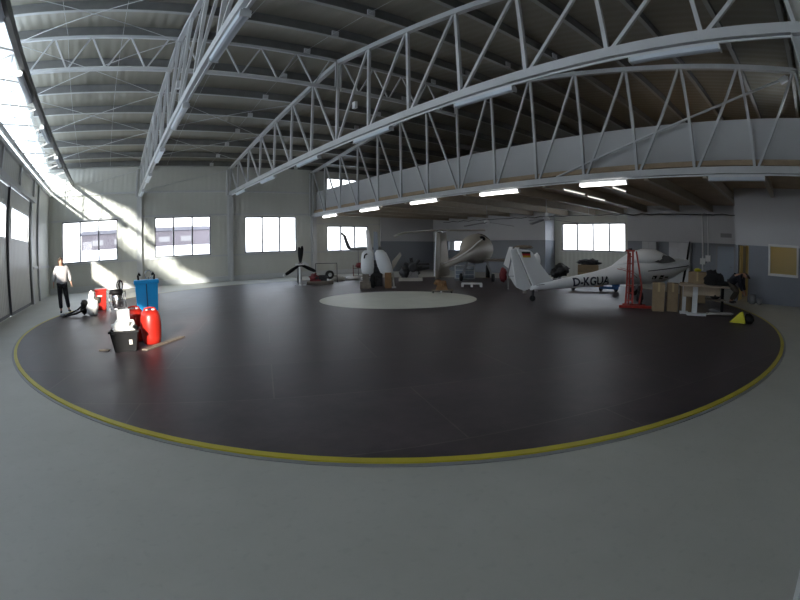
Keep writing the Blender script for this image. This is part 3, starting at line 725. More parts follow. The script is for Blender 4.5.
# vacuum cleaner
l, r = at_(.03, 14.0)
t = thing('shop_vacuum', 'silver drum vacuum cleaner on a wheeled frame, right of the red bin', 'vacuum cleaner', l, r)
m = MB(); m.lathe([(.15,.12),(.19,.14),(.19,.50),(.17,.52)], 24); m.obj('drum', 'chrome', t, smooth=True)
m = MB(); m.lathe([(.20,.52),(.23,.54),(.23,.62),(.19,.66),(.0001,.67)], 24, (-.03,0,0)); m.obj('motor_lid', 'black', t, smooth=True)
m = MB()
for sx in (-1,1): m.path([(sx*.27,.10,.06),(sx*.27,.10,.58),(sx*.27,-.10,.62),(sx*.27,-.12,.06)], .014, 8)
m.tube((-.27,.1,.08),(.27,.1,.08),.014); m.tube((-.27,-.12,.08),(.27,-.12,.08),.014); m.tube((-.27,-.10,.60),(.27,-.10,.60),.014); m.obj('frame', 'chrome', t, smooth=True)
for sx in (-1,1):
    for sy in (-.12,.1):
        m = MB(); m.lathe([(.055,-.02),(.055,.02)], 14); o = m.obj('wheel', 'grey', t, loc=(sx*.27,sy,.055)); o.rotation_euler = (0,PI/2,0)
m = MB(); m.path([(.10+.10*math.cos(a),.02,.78+.14*math.sin(a)) for a in [k*2*PI*1.6/24 for k in range(25)]], .026, 8); m.obj('hose', 'chrome', t, smooth=True)
m = MB(); m.path([(.10,.0,.64),(.07,.0,.80),(.12,.0,.93),(.18,0,.88)], .03, 8); m.obj('hose_handle', 'black', t, smooth=True)

# ------------------------------------------------------------------ propeller on its stand
l, r = at_(8.31, 18.32)
t = thing('propeller', 'four bladed black propeller on a white post, in front of the window wall', 'propeller', l, r)
m = MB(); m.tube((0,.05,.02),(0,.05,.93),.065,12); m.obj('post', 'white_mat', t)
m = MB(); m.beam((-.28,.05,.02),(.22,.05,.02),.08,.04); m.beam((0,-.2,.02),(0,.3,.02),.08,.04); m.obj('foot', 'white_mat', t)
m = MB(); m.lathe([(.0001,-.14),(.06,-.12),(.10,-.04),(.11,.06),(.08,.10)], 20); o = m.obj('hub', 'chrome', t, loc=(0,0,.94), smooth=True); o.rotation_euler = (PI/2-.2,0,0)
m = MB(); m.lathe([(.19,-.035),(.20,0),(.19,.035)], 24); o = m.obj('spinner_plate', 'white_mat', t, loc=(-.03,.04,.95))
def blade(t, ang, L, tip=None, lean=0):
    d = Vector((math.sin(ang), lean, math.cos(ang))).normalized(); sd = d.cross(Vector((0,1,0))).normalized(); n = sd.cross(d)
    rings = []
    for f, w, th in ((.08,.045,.035),(.2,.075,.03),(.5,.09,.022),(.85,.075,.018),(1,.035,.008)):
        c = Vector((0,0,.94)) + d*L*f; tw = .9*(1-f)
        a = sd*math.cos(tw)+n*math.sin(tw); b = n*math.cos(tw)-sd*math.sin(tw)
        rings.append([c + a*w*math.cos(2*PI*j/10) + b*th*math.sin(2*PI*j/10) for j in range(10)])
    m = MB(); m.loft(rings); o = m.obj('blade', 'black', t, smooth=True)
    if tip:
        m = MB(); m.blob(Vector((0,0,.94))+d*L*1.0, (.07,.04,.06), .1); tag(m.obj('blade_tip', 'white_mat', o, smooth=True), 'white blade tip')
blade(t, math.radians(-3), .80); blade(t, math.radians(7), .87, lean=.25); blade(t, math.radians(-122), .86, tip=1); blade(t, math.radians(115), .78)
# bench frame and engine parts behind it
l, r = at_(10.15, 19.25)
t = thing('frame_trolley', 'thin black tube trolley frame beside the heap of engine parts', 'trolley', l, r)
m = MB()
for x in (-.55,.50):
    for y in (-.2,.25): m.tube((x,y,.06),(x,y,.92),.014,6)
for z in (.92,.30):
    m.path([(-.55,-.2,z),(.50,-.2,z),(.50,.25,z),(-.55,.25,z),(-.55,-.2,z)], .014, 6)
m.obj('frame', 'frame_dk', t)
m = MB(); m.bounds((-.54,-.19,.29),(.49,.24,.31)); m.obj('shelf', 'plank', t)
for x in (-.55,.5):
    for y in (-.2,.25):
        m = MB(); m.lathe([(.04,-.015),(.04,.015)],12); o = m.obj('wheel','rubber',t,loc=(x,y,.04)); o.rotation_euler = (0,PI/2,0)
l, r = at_(9.35, 18.45)
t = thing('engine', 'red and black aero engine parts heaped behind the propeller post', 'engine', l, r)
m = MB(); m.blob((-.20,0,.30),(.28,.22,.20),.35,3,2,flat=.02); m.obj('red_cowl', 'red_dk', t, smooth=True)
m = MB(); m.box((.05,0,.28),(.55,.35,.26)); 
for x in (-.15,.0,.15,.3): m.tube((x,-.25,.30),(x,.25,.30),.07,10)
m.obj('block', 'iron', t, bevel=.02)
m = MB(); m.lathe([(.13,-.08),(.20,-.06),(.20,.06),(.13,.08)], 20); o = m.obj('wheel', 'rubber', t, loc=(.46,0,.42), smooth=True); o.rotation_euler = (PI/2,0,.3)
m = MB(); m.lathe([(.09,-.085),(.09,.085)], 16); o = m.obj('wheel_rim', 'white_mat', t, loc=(.46,0,.42)); o.rotation_euler = (PI/2,0,.3)
m = MB(); m.blob((-.08,-.1,.46),(.07,.06,.07),.3,3,7); m.obj('filter', 'white_mat', t, smooth=True)
m = MB(); m.bounds((-.6,-.28,0),(.62,.28,.14)); m.obj('pallet', 'plank', t)
m = MB(); m.bounds((-.45,-.3,.15),(.05,-.26,.22)); m.obj('red_rail', 'red_dk', t)
l, r = at_(9.25, 19.9)
t = thing('exhaust_pipe', 'white and grey pipework standing above the engine parts by the column', 'pipe', l, r)
m = MB(); m.path([(-.2,0,.012),(-.18,0,.75),(0,0,.98),(.18,0,.90),(.14,0,.70)], .06, 10); m.obj('pipe_bend', 'alu_lt', t, smooth=True)
m = MB(); m.path([(-.35,.1,.012),(-.34,.1,.78),(-.15,.1,.9)], .045, 10); m.obj('thin_pipe', 'grey', t, smooth=True)
for (x, y), lb, s_, sd_ in (((11.0, 19.7), 'pale crumpled sheet on the floor right of the trolley frame', (.38,.3,.22), 3), ((11.95, 19.85), 'flat white sheet on the floor left of the white wrapped wing stubs', (.5,.35,.14), 6)):
    l, r = at_(x, y); m = MB(); m.blob((0,0,.05), s_, .5, 2.5, sd_, flat=0); o = m.obj('crumpled_sheet', 'paper' if sd_ == 3 else 'white_mat', loc=l, smooth=True); o.rotation_euler = (0,0,r); tag(o, lb, 'sheet')
l, r = at_(12.75, 20.3)
t = thing('trolley', 'small red and brown trolley by the wall under the lower window', 'trolley', l, r)
m = MB(); m.bounds((-.4,-.25,.12),(.4,.25,.16)); m.bounds((-.4,-.25,.55),(.4,.25,.58)); each(m, 'tray', 'plank', t)
for x in (-.39,.39):
    for y in (-.24,.24): m = MB(); m.tube((x,y,.0),(x,y,.75),.018,6); m.obj('post', 'red_dk', t)
m = MB(); m.blob((0,0,.72),(.26,.18,.15),.4,3,4); m.obj('red_bundle', 'red_dk', t, smooth=True)

# ------------------------------------------------------------------ white wrapped wing stubs on boxes
l, r = at_(9.95, 14.6)
t = thing('wing_stub', 'left white wrapped wing stub standing upright on wooden blocks', 'wing part', (l[0]-.38*math.cos(-r)*1, l[1]-.38*math.sin(r), TT), r)
def stub(t, w, lean):
    rings = []
    for f, a, b in ((.55,.14,.07),(.62,.22,.12),(.85,.25,.15),(1.15,.24,.14),(1.4,.20,.10),(1.52,.10,.05)):
        rings.append([Vector((lean*(f-.55) + a*w*math.cos(2*PI*j/18), b*math.sin(2*PI*j/18)*1.3, f)) for j in range(18)])
    m = MB(); m.loft(rings); m.obj('shell', 'white', t, smooth=True)
stub(t, 1.05, .0)
m = MB(); m.path([(-.12,-.14,1.20),(-.10,-.19,1.32),(.0,-.20,1.38)], .03, 8); m.obj('rib_slot', 'black', t, smooth=True)
m = MB(); m.bounds((-.30,-.22,0),(.12,.25,.28)); m.bounds((-.2,-.2,.28),(.05,.2,.57)); m.obj('block_stand', 'plank', t)
m = MB(); m.blob((.20,0,.28),(.12,.16,.28),.2,3,3,flat=0); m.obj('tyre', 'rubber', t, smooth=True)
t = thing('wing_stub', 'right white wrapped wing stub leaning on trestle blocks', 'wing part', (l[0]+.40*math.cos(r), l[1]+.40*math.sin(r), TT), r)
stub(t, 1.15, -.30)
m = MB(); m.bounds((-.10,-.2,0),(.16,.2,.62)); m.obj('block_stand', 'orange', t)
m = MB(); m.tube((.26,0,.02),(.22,0,.66),.035,8); m.box((.26,0,.026),(.16,.3,.05)); m.obj('prop_leg', 'alu_lt', t)
m = MB(); m.prism([(.16,.62),(.58,1.30),(.52,1.42),(.2,1.05)], lambda x,z: (x,.0,z), lambda x,z: (x,.06,z)); m.obj('edge_panel', 'grey_gel', t)
l, r = at_(10.6, 15.6)
m = MB(); m.box((0,0,.55),(.5,.5,1.1)); 
for k in range(6): m.box((.03*k-.1,-.26,.2+.15*k),(.3,.05,.06))
o = m.obj('engine_crate', 'iron', loc=l, bevel=.03); o.rotation_euler = (0,0,r); tag(o, 'dark crate of machinery between the two white wing stubs', 'crate')
# wing with upturned tip, winglet coloured dark to stand as a backlit silhouette
l, r = at_(14.25, 23.3)
t = thing('glider_wing', 'slim wing with an upturned tip lying level in front of the lower window', 'wing', l, r)
m = MB()
m.loft([[Vector((x, c*math.cos(2*PI*j/12), z + th*math.sin(2*PI*j/12))) for j in range(12)] for x, c, z, th in ((-.30,.18,1.63,.08),(.4,.24,1.64,.10),(1.6,.30,1.64,.11))]); m.obj('wing_panel', 'grey', t, smooth=True)
m = MB()
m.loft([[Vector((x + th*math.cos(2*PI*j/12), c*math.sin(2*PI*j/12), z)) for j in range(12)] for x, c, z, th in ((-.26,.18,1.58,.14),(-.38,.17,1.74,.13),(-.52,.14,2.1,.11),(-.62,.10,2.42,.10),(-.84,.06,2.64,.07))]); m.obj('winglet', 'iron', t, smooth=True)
for x in (.2,1.4):
    m = MB(); m.tube((x,-.25,0),(x,0,1.54),.03,6); m.tube((x,.25,0),(x,0,1.54),.03,6); m.obj('trestle', 'grey', t)
l, r = at_(14.35, 21.2)
t = thing('tail_fin', 'pale upright tail fin standing beside the lower window frame', 'fin', (l[0]-.40*math.cos(r), l[1]-.40*math.sin(r), TT), r)
m = MB(); m.loft([[Vector((x + .13*k*math.cos(2*PI*j/12), .05*math.sin(2*PI*j/12), z)) for j in range(12)] for x, z, k in ((.18,.05,1.3),(.12,1.0,1.3),(.0,2.2,1.0),(-.06,2.68,.7))]); m.obj('fin_shell', 'white', t, smooth=True)
m = MB(); m.bounds((-.1,-.25,0),(.45,.25,.05)); m.obj('foot', 'plank', t)
m = MB(); m.prism([(.28,.05),(.62,.05),(.52,2.55),(.30,2.6)], lambda x,z:(x,.08,z), lambda x,z:(x,.11,z)); m.obj('rear_panel', 'door_blue', t)
# dark engine on a pallet
l, r = at_(13.6, 17.1)
t = thing('engine', 'dark radial engine on a low pallet between the wing stubs and the grey fin', 'engine', l, r)
m = MB(); m.bounds((-.55,-.4,0),(.6,.4,.14)); m.obj('pallet', 'paper', t)
m = MB(); m.lathe([(.16,-.2),(.24,-.15),(.24,.15),(.16,.2)], 20); o = m.obj('crankcase', 'iron', t, loc=(.15,0,.66)); o.rotation_euler = (PI/2,0,0)
for k in range(7):
    a = 2*PI*k/7
    m = MB(); m.tube((.15+.22*math.cos(a),0,.66+.22*math.sin(a)),(.15+.46*math.cos(a),0,.66+.46*math.sin(a)),.085,10)
    for q in range(4): f = .27+.05*q; m.tube((.15+f*math.cos(a),0,.66+f*math.sin(a)),(.15+(f+.015)*math.cos(a),0,.66+(f+.015)*math.sin(a)),.11,12)
    m.obj('cylinder', 'iron', t)
m = MB(); m.path([(.3,.1,.5),(.6,.1,.56),(.95,.05,.62)], .07, 8); m.path([(.3,.1,.8),(.65,.1,.82),(.95,.05,.80)], .05, 8); each(m, 'exhaust', 'iron', t, smooth=True)
m = MB(); m.blob((-.25,0,.40),(.25,.2,.30),.4,3,11,flat=.14); m.obj('gearbox', 'iron', t, smooth=True)
m = MB(); m.bounds((-.1,-.1,.14),(.4,.1,.45)); m.obj('mount', 'grey', t)

# ------------------------------------------------------------------ grey glider with a T tail, seen from behind
ax = Vector((5.49, 3.12, 0)); az1 = math.atan2(ax.y, ax.x)
t = thing('motor_glider', 'grey glider seen from behind, tall T tail fin on an orange tail dolly', 'aircraft', (10.56, 11.59, TT), az1)
def ell(x, hy, hz, zc, n=24, e=1.): return [Vector((x, hy*math.copysign(abs(math.cos(2*PI*j/n))**e, math.cos(2*PI*j/n)), zc + hz*math.copysign(abs(math.sin(2*PI*j/n))**e, math.sin(2*PI*j/n)))) for j in range(n)]
m = MB(); m.loft([ell(x,hy,hz,zc) for x,hy,hz,zc in ((-.15,.05,.10,.85),(.5,.09,.13,.92),(1.8,.13,.16,1.06),(3.2,.18,.21,1.24),(4.0,.26,.30,1.36),(4.45,.46,.50,1.47),(4.9,.64,.64,1.53),(5.5,.74,.70,1.55),(6.2,.70,.66,1.52),(6.9,.52,.52,1.42),(7.4,.32,.34,1.32),(7.8,.12,.14,1.25))]); m.obj('fuselage', 'grey_gel', t, smooth=True)
m = MB(); m.loft([ell(x,hy,hz,zc) for x,hy,hz,zc in ((5.7,.30,.12,2.06),(5.95,.56,.46,1.82),(6.5,.60,.50,1.70),(7.0,.44,.42,1.56),(7.4,.2,.22,1.45))]); m.obj('canopy', 'canopy', t, smooth=True)
m = MB(); m.path([(.1,-.03,1.0),(1.8,-.09,1.18),(3.2,-.125,1.40),(4.0,-.18,1.585),(4.45,-.33,1.83),(4.85,-.44,1.98)], .03, 8); tag(m.obj('spine_highlight', 'white', t, smooth=True), 'painted white highlight along the spine')  # light along the boom's upper edge, built as a thin white tube
def foil(m, prof, thick):
    """fin built from stations (x_front, x_back, z)"""
    R = []
    for x0, x1, z, k in prof:
        c = (x0+x1)/2; h = abs(x1-x0)/2
        R.append([Vector((c + h*math.cos(2*PI*j/16), thick*k*math.sin(2*PI*j/16)*(1+.5*math.cos(2*PI*j/16)), z)) for j in range(16)])
    return m.loft(R)
m = MB(); m.blob((4.98,-.40,2.0), (.13,.17,.13), 0); tag(m.obj('rear_window', 'black', t, smooth=True), 'dark window on the cabin shoulder')
m = MB(); foil(m, ((-.05,1.10,.55,1),(-.02,1.05,1.0,1),(.0,.80,1.7,.8),(.02,.72,2.14,.7)), .065); m.obj('fin', 'grey_gel', t, smooth=True)
m = MB(); foil(m, ((-.50,-.08,.50,.6),(-.48,-.05,1.1,.6),(-.36,-.02,1.8,.5),(-.32,.0,2.10,.5)), .05); m.obj('rudder', 'grey_gel', t, smooth=True)
m = MB(); m.tube((-.49,.035,.60),(-.34,.02,2.08),.022,6); tag(m.obj('rudder_edge', 'white', t), 'bright white trailing edge')
m = MB()
m.loft([[Vector((.30 + c*math.cos(2*PI*j/14), y, z + .035*math.sin(2*PI*j/14))) for j in range(14)] for y, c, z in ((-1.55,.16,2.18),(-.8,.24,2.19),(0,.30,2.20),(.8,.24,2.17),(1.45,.18,2.14),(1.85,.10,2.03))]); m.obj('tailplane', 'grey_gel', t, smooth=True)
m = MB(); m.blob((.05,0,2.14),(.32,.09,.08),.1); m.obj('tail_fairing', 'chrome', t, smooth=True)
for s in (-1,1):
    m = MB(); m.loft([[Vector((5.6 + c*math.cos(2*PI*j/14), y, 1.02 + .07*math.sin(2*PI*j/14))) for j in range(14)] for y, c in ((s*.4,.5),(s*1.35,.45))]); m.obj('wing_root', 'grey_gel', t, smooth=True)
for s in (-1,1):
    m = MB(); m.beam((5.7,s*.45,1.0),(5.7,s*.75,.25),.06,.10); m.obj('gear_leg', 'grey', t)
    m = MB(); m.lathe([(.12,-.06),(.19,-.05),(.19,.05),(.12,.06)], 18); o = m.obj('wheel', 'rubber', t, loc=(5.7,s*.78,.19), smooth=True); o.rotation_euler = (PI/2,0,0)
t = thing('tail_dolly', 'orange brown timber dolly under the tail of the grey glider', 'dolly', (10.56, 11.5, TT), face(10.56,11.59))
m = MB(); m.loft([[(-.22,-.2,.10),(.22,-.2,.10),(.22,.2,.10),(-.22,.2,.10)],[(-.10,-.12,.42),(.14,-.12,.42),(.14,.12,.42),(-.10,.12,.42)]]); m.obj('cradle', 'orange', t)
m = MB(); m.blob((-.12,0,.36),(.14,.12,.10),.5,3,4); m.blob((.05,-.1,.30),(.12,.1,.12),.5,3,8); m.obj('padding', 'orange', t, smooth=True)
m = MB(); m.bounds((-.36,-.25,.07),(.40,.25,.11)); m.obj('board', 'plank', t)
for sx in (-.3,.34):
    for sy in (-.2,.2):
        m = MB(); m.lathe([(.035,-.02),(.035,.02)],12); o = m.obj('caster','rubber',t,loc=(sx,sy,.035)); o.rotation_euler = (PI/2,0,0)
m = MB(); m.box((-.02,-.262,.05),(.06,.02,.06)); m.obj('brake_tag', 'white_mat', t)
# rack, pallet, extinguisher near it
l, r = at_(15.3, 15.0)
l = (15.75, 15.45, TT); r = face(15.75,15.45)
t = thing('wire_cage', 'pale blue wire cage container under the round grey cabin', 'cage', l, r)
m = MB()
for x in (-.48,0,.48):
    for y in (-.4,.4): m.tube((x,y,.1),(x,y,.72),.018,6)
for z in (.12,.3,.5,.72):
    m.path([(-.48,-.4,z),(.48,-.4,z),(.48,.4,z),(-.48,.4,z),(-.48,-.4,z)], .014, 6)
m.obj('wire_frame', 'alu_lt', t)
m = MB(); m.bounds((-.44,-.36,.12),(.44,.36,.55)); m.obj('plastic_tank', 'door_blue', t, bevel=.04)
m = MB(); m.bounds((-.5,-.42,0),(.5,.42,.1)); m.obj('pallet', 'grey', t)
l, r = at_(13.25, 12.6)
t = thing('pallet', 'low white pallet on the floor below the grey glider cabin', 'pallet', l, r)
m = MB()
for k in range(5): m.bounds((-.43,-.38+.16*k,.11),(.43,-.27+.16*k,.135))
each(m, 'deck_board', 'white_mat', t)
m = MB()
for x in (-.38,0,.38): m.bounds((x-.05,-.38,0),(x+.05,.38,.11))
each(m, 'bearer', 'white_mat', t)
l, r = at_(18.2, 16.1); l = (18.2,16.1,TT if (18.2-8.28)**2+(16.1-11.08)**2 < 116 else 0)
t = thing('gas_bottle', 'dark upright gas bottle under the right wing root of the grey glider', 'bottle', l, r)
m = MB(); m.lathe([(.11,0),(.115,.02),(.115,.62),(.07,.72),(.04,.75),(.04,.80),(.0001,.80)], 16); m.obj('body', 'black', t, smooth=True)
m = MB(); m.box((0,0,.82),(.1,.04,.05)); m.obj('valve', 'red_dk', t)

# ------------------------------------------------------------------ lettered motor glider
TA, NB = Vector((10.75, 7.69, 0)), Vector((16.4, 4.45, 0)); ad = (NB-TA).normalized(); az2 = math.atan2(ad.y, ad.x)
t = thing('motor_glider', 'white motor glider lettered D-KGUA with a German flag on the fin', 'aircraft', (TA.x, TA.y, TT), az2)
glid = t
PR = [(-.10,.05,.33,.45),(.15,.085,.33,.53),(.7,.12,.34,.62),(1.5,.19,.38,.76),(2.2,.26,.42,.88),(2.7,.34,.45,1.00),(3.2,.44,.47,1.17),(3.7,.53,.47,1.33),(4.3,.58,.48,1.40),(4.9,.57,.52,1.40),(5.5,.50,.66,1.36),(6.0,.42,.86,1.35),(6.35,.30,1.0,1.33)]
def prof(x):
    for a, b in zip(PR, PR[1:]):
        if a[0] <= x <= b[0]:
            f = (x-a[0])/(b[0]-a[0]); return [a[i]+(b[i]-a[i])*f for i in range(1,4)]
    return list((PR[0] if x < PR[0][0] else PR[-1])[1:])
def side(x, z, off=.006):
    hy, z0, z1 = prof(x); k = max(0, 1-((z-(z0+z1)/2)/((z1-z0)/2))**2)**.5
    return -(hy*k + off)
m = MB(); m.loft([ell(x,hy,(z1-z0)/2,(z0+z1)/2,32) for x,hy,z0,z1 in PR]); m.obj('fuselage', 'white', t, smooth=True)
m = MB(); m.loft([ell(x,hy,hz,zc,28) for x,hy,hz,zc in ((2.9,.08,.05,1.04),(3.3,.26,.16,1.16),(3.75,.42,.28,1.26),(4.2,.50,.37,1.28),(4.7,.50,.38,1.27),(5.1,.44,.28,1.25),(5.5,.30,.13,1.26))]); cn = m.obj('canopy', 'white', t, smooth=True)
tag(cn, 'raised cabin roof behind and over the seats')
m = MB()
R = []
for x, z0, z1 in ((4.35,1.22,1.24),(4.6,1.20,1.34),(4.85,1.20,1.46),(5.1,1.22,1.44),(5.35,1.25,1.37),(5.5,1.27,1.32)):
    hy = {4.35:.53,4.6:.53,4.85:.52,5.1:.48,5.35:.42,5.5:.36}[x]
    R.append((x,z0,z1,hy))
for s in (-1,1):
    m2 = MB(); m2.loft([[Vector((x, s*(hy-.10), z0)), Vector((x, s*(hy+.01), z0)), Vector((x, s*(hy-.06), z1)), Vector((x, s*(hy-.20), z1))] for x,z0,z1,hy in R]); tag(m2.obj('side_window', 'canopy', t, smooth=False), 'dark side window')
m.bm.free()
# fin and rudder
FT = .055
def panel(m, poly, th, taper=.25):
    return m.prism(poly, lambda x,z: (x,-th,z), lambda x,z: (x,th,z))
m = MB(); panel(m, [(-.02,.44),(.70,.60),(.55,.72),(.12,1.21),(-.05,1.45),(-.14,1.50),(-.54,1.53)], .045); m.obj('fin', 'white', t, bevel=.03)
m = MB(); panel(m, [(-.05,.40),(-.565,1.52),(-.60,1.54),(-.76,1.53),(-.57,.43),(-.30,.31)], .03); rd = m.obj('rudder', 'white', t, bevel=.02)
m = MB(); m.box((-.30,-.035,.28),(.10,.03,.06)); m.obj('rudder_horn', 'paper', rd)
m = MB()
fl_ = m
for k, mt in enumerate(('flag_black','flag_red','flag_gold')):
    z1 = 1.455-.055*k; m = MB()
    m.loft([[Vector((-.41+.015*k,-.052,z1)),Vector((-.13+.005*k,-.052,z1)),Vector((-.125+.005*k,-.052,z1-.055)),Vector((-.395+.015*k,-.052,z1-.055))],[Vector((-.41+.015*k,-.047,z1)),Vector((-.13+.005*k,-.047,z1)),Vector((-.125+.005*k,-.047,z1-.055)),Vector((-.395+.015*k,-.047,z1-.055))]]); tag(m.obj('flag_band', mt, t), ['black flag band','red flag band','gold flag band'][k])
fl_.bm.free()
m = MB(); m.beam((.05,-.11,.485),(.32,-.11,.505),.012,.014); m.obj('placard', 'navy_text', t)
# registration lettering wrapped on to the boom
cu = bpy.data.curves.new('lettering', 'FONT'); cu.body = 'D-KGUA'; cu.size = 1; cu.resolution_u = 3; cu.offset = .028
tmp = bpy.data.objects.new('lettering', cu); COL.objects.link(tmp); bpy.context.view_layer.update()
me = bpy.data.meshes.new_from_object(tmp.evaluated_get(bpy.context.evaluated_depsgraph_get())); bpy.data.objects.remove(tmp)
bm = bmesh.new(); bm.from_mesh(me); bmesh.ops.subdivide_edges(bm, edges=[e for e in bm.edges if e.calc_length() > .15], cuts=3)
x0 = min(v.co.x for v in bm.verts); x1 = max(v.co.x for v in bm.verts); h1 = max(v.co.y for v in bm.verts)
for v in bm.verts:
    u = (v.co.x-x0)/(x1-x0); w = v.co.y/h1
    X = 1.30 + 1.30*u; zc = .57+.06*u; Z = zc + (w-.5)*.25
    v.co = (X - .02*w, side(X, Z, .010), Z)
bm.to_mesh(me); bm.free(); me.materials.clear(); me.materials.append(M['navy_text'])
o = bpy.data.objects.new('registration_lettering', me); COL.objects.link(o); o.parent = t; tag(o, 'dark D-KGUA lettering on the tail boom')
# stripes on the cabin side
def strip(pts, w, mt, name, lab=None):
    m = MB(); top = [Vector((x, side(x,z+w/2,.008), z+w/2)) for x,z in pts]; bot = [Vector((x, side(x,z-w/2,.008), z-w/2)) for x,z in pts]
    vs = [m.bm.verts.new(p) for p in top]; vb = [m.bm.verts.new(p) for p in bot]
    for i in range(len(pts)-1): m.bm.faces.new((vs[i],vs[i+1],vb[i+1],vb[i]))
    o = m.obj(name, mt, t)
    if lab: tag(o, lab)
strip([(2.9+.1*k, .98-.012*k-.008*k*k*.5) for k in range(8)], .022, 'red_steel', 'red_stripe', 'curved red stripe')
strip([(3.0+.1*k, 1.01-.012*k-.008*k*k*.5) for k in range(8)], .014, 'red_steel', 'red_stripe', 'curved red stripe')
strip([(4.0+.2*k, .93+.018*k) for k in range(12)], .03, 'navy_text', 'side_stripe', 'dark line along the cowling')
strip([(4.25,.72),(4.45,.72)], .12, 'black', 'spar_opening', 'black wing spar opening'); strip([(4.6,.73),(4.78,.73)], .13, 'black', 'spar_opening', 'black wing spar opening'); strip([(4.85,.73),(5.05,.73)], .04, 'black', 'spar_pin', 'small black slot')
# nose
m = MB(); m.lathe([(.0001,.22),(.05,.19),(.11,.08),(.14,0),(.14,-.02)], 20); o = m.obj('spinner', 'white', t, loc=(6.38,0,1.22), smooth=True); o.rotation_euler = (0,PI/2,0)
for a, L in ((.18,.78),(PI+.25,.80)):
    d = Vector((0, math.sin(a)*-.5, math.cos(a))).normalized(); rings = []
    for f, w, th in ((.05,.04,.03),(.25,.06,.02),(.6,.07,.014),(.92,.05,.01),(1,.02,.005)):
        c = Vector((6.45 + .10*f*(1 if a < 1 else -1),0,1.22))+d*L*f
        rings.append([c+Vector((w*1.5*math.cos(2*PI*j/10), w*.5*math.cos(2*PI*j/10)+th*math.sin(2*PI*j/10), 0)) for j in range(10)])
    m = MB(); m.loft(rings); m.obj('propeller_blade', 'black', t, smooth=True)
# undercarriage
for s in (-1,1):
    m = MB(); m.beam((4.5,s*.35,.52),(4.4,s*.72,.20),.05,.10); m.obj('gear_leg', 'grey', t)
    m = MB(); m.lathe([(.10,-.055),(.17,-.05),(.17,.05),(.10,.055)], 18); o = m.obj('wheel', 'rubber', t, loc=(4.4,s*.75,.17), smooth=True); o.rotation_euler = (PI/2,0,0)
m = MB(); m.beam((.0,0,.36),(-.02,0,.10),.05,.08); m.beam((.05,0,.36),(.05,0,.42),.05,.05); m.obj('tail_strut', 'iron', t)
m = MB(); m.lathe([(.05,-.03),(.09,-.025),(.09,.025),(.05,.03)], 16); o = m.obj('tail_wheel', 'rubber', t, loc=(-.02,0,.09), smooth=True); o.rotation_euler = (PI/2,0,0)

# things around it
l, r = at_(13.45, 10.55)
t = thing('white_panel', 'white fuselage panels leaning upright left of the flagged fin', 'panel', l, r)
for x, w, tl in ((-.20,.11,.12),(.02,.13,.10)):
    m = MB(); m.prism([(x-w-tl,.55),(x+w-tl,.12),(x+w+tl*.6,1.60),(x-w+tl*1.4,1.60)] if x > 0 else [(x-w-tl*.8,.95),(x+w-tl,.8),(x+w+tl*.4,1.62),(x-w+tl,1.62)], lambda a,b:(a,-.02,b), lambda a,b:(a,.03,b)); m.obj('panel_sheet', 'white', t, bevel=.01)
m = MB()
for x in (-.22,.22): m.beam((x,-.02,.03),(x,.05,1.0),.04,.04); m.beam((x,-.3,.02),(x,.3,.02),.05,.04)
m.beam((-.22,0,.5),(.22,0,.5),.04,.04); m.obj('rack', 'grey', t)
m = MB(); m.blob((-.42,0,.55),(.14,.12,.28),.4,3,3); m.obj('red_cover', 'red_dk', t, smooth=True)
m = MB(); m.blob((.35,.1,1.62),(.35,.12,.07),.5,3,3); m.obj('folded_cloth', 'plank', t, smooth=True)
l, r = at_(13.6, 9.6)
m = MB(); m.blob((0,0,1.05),(.16,.14,.34),.15,2,2); m.bounds((-.06,-.06,0),(.06,.06,.8)); o = m.obj('wheel_fairing', 'white', loc=l, smooth=True); o.rotation_euler = (0,0,r); tag(o, 'rounded white fairing on a post just behind the flagged fin', 'fairing')
l = (19.85, 12.48, 0); r = face(19.85,12.48)
t = thing('engine', 'dark engine on a stand in the recess left of the end window', 'engine', l, r)
m = MB(); m.blob((.05,0,.50),(.40,.3,.32),.5,3.5,13); m.blob((-.2,0,.35),(.28,.25,.25),.5,3.5,3); m.obj('block', 'iron', t, smooth=True)
m = MB(); m.bounds((-.4,-.3,0),(.4,.3,.08)); m.bounds((-.08,-.08,.08),(.08,.08,.3)); m.obj('stand', 'grey', t)
l = (20.3, 10.95, 0); r = face(20.3,10.95)
t = thing('cardboard_box', 'big brown carton under the end window with dark things piled on top', 'box', l, r)
m = MB(); m.bounds((-.58,-.4,0),(.5,.4,.84)); m.obj('carton_body', 'carton', t, bevel=.01)
m = MB(); m.bounds((-.58,-.405,.40),(.5,-.398,.46)); m.obj('tape', 'tape', t)
m = MB(); m.blob((.0,0,.96),(.55,.32,.16),.6,3.5,5,flat=.842); o = m.obj('tarpaulin', 'iron', loc=l, smooth=True); o.rotation_euler = (0,0,r); tag(o, 'dark crumpled cover lying on the big carton under the end window', 'cover')
l, r = at_(15.4, 8.2)
t = thing('wing_trolley', 'low wooden and blue trolley on the floor behind the lettered boom', 'trolley', l, r)
m = MB(); m.bounds((-.9,-.2,.16),(.5,.2,.24)); m.obj('board', 'orange', t)
m = MB(); m.bounds((.35,-.25,.10),(1.1,.25,.20)); m.bounds((.85,-.2,.2),(1.15,.2,.52)); m.obj('blue_frame', 'blue_dk', t)
for x in (-.7,.4,1.0):
    for y in (-.18,.18):
        m = MB(); m.lathe([(.08,-.025),(.08,.025)],14); o = m.obj('wheel','rubber',t,loc=(x,y,.08)); o.rotation_euler = (PI/2,0,0)

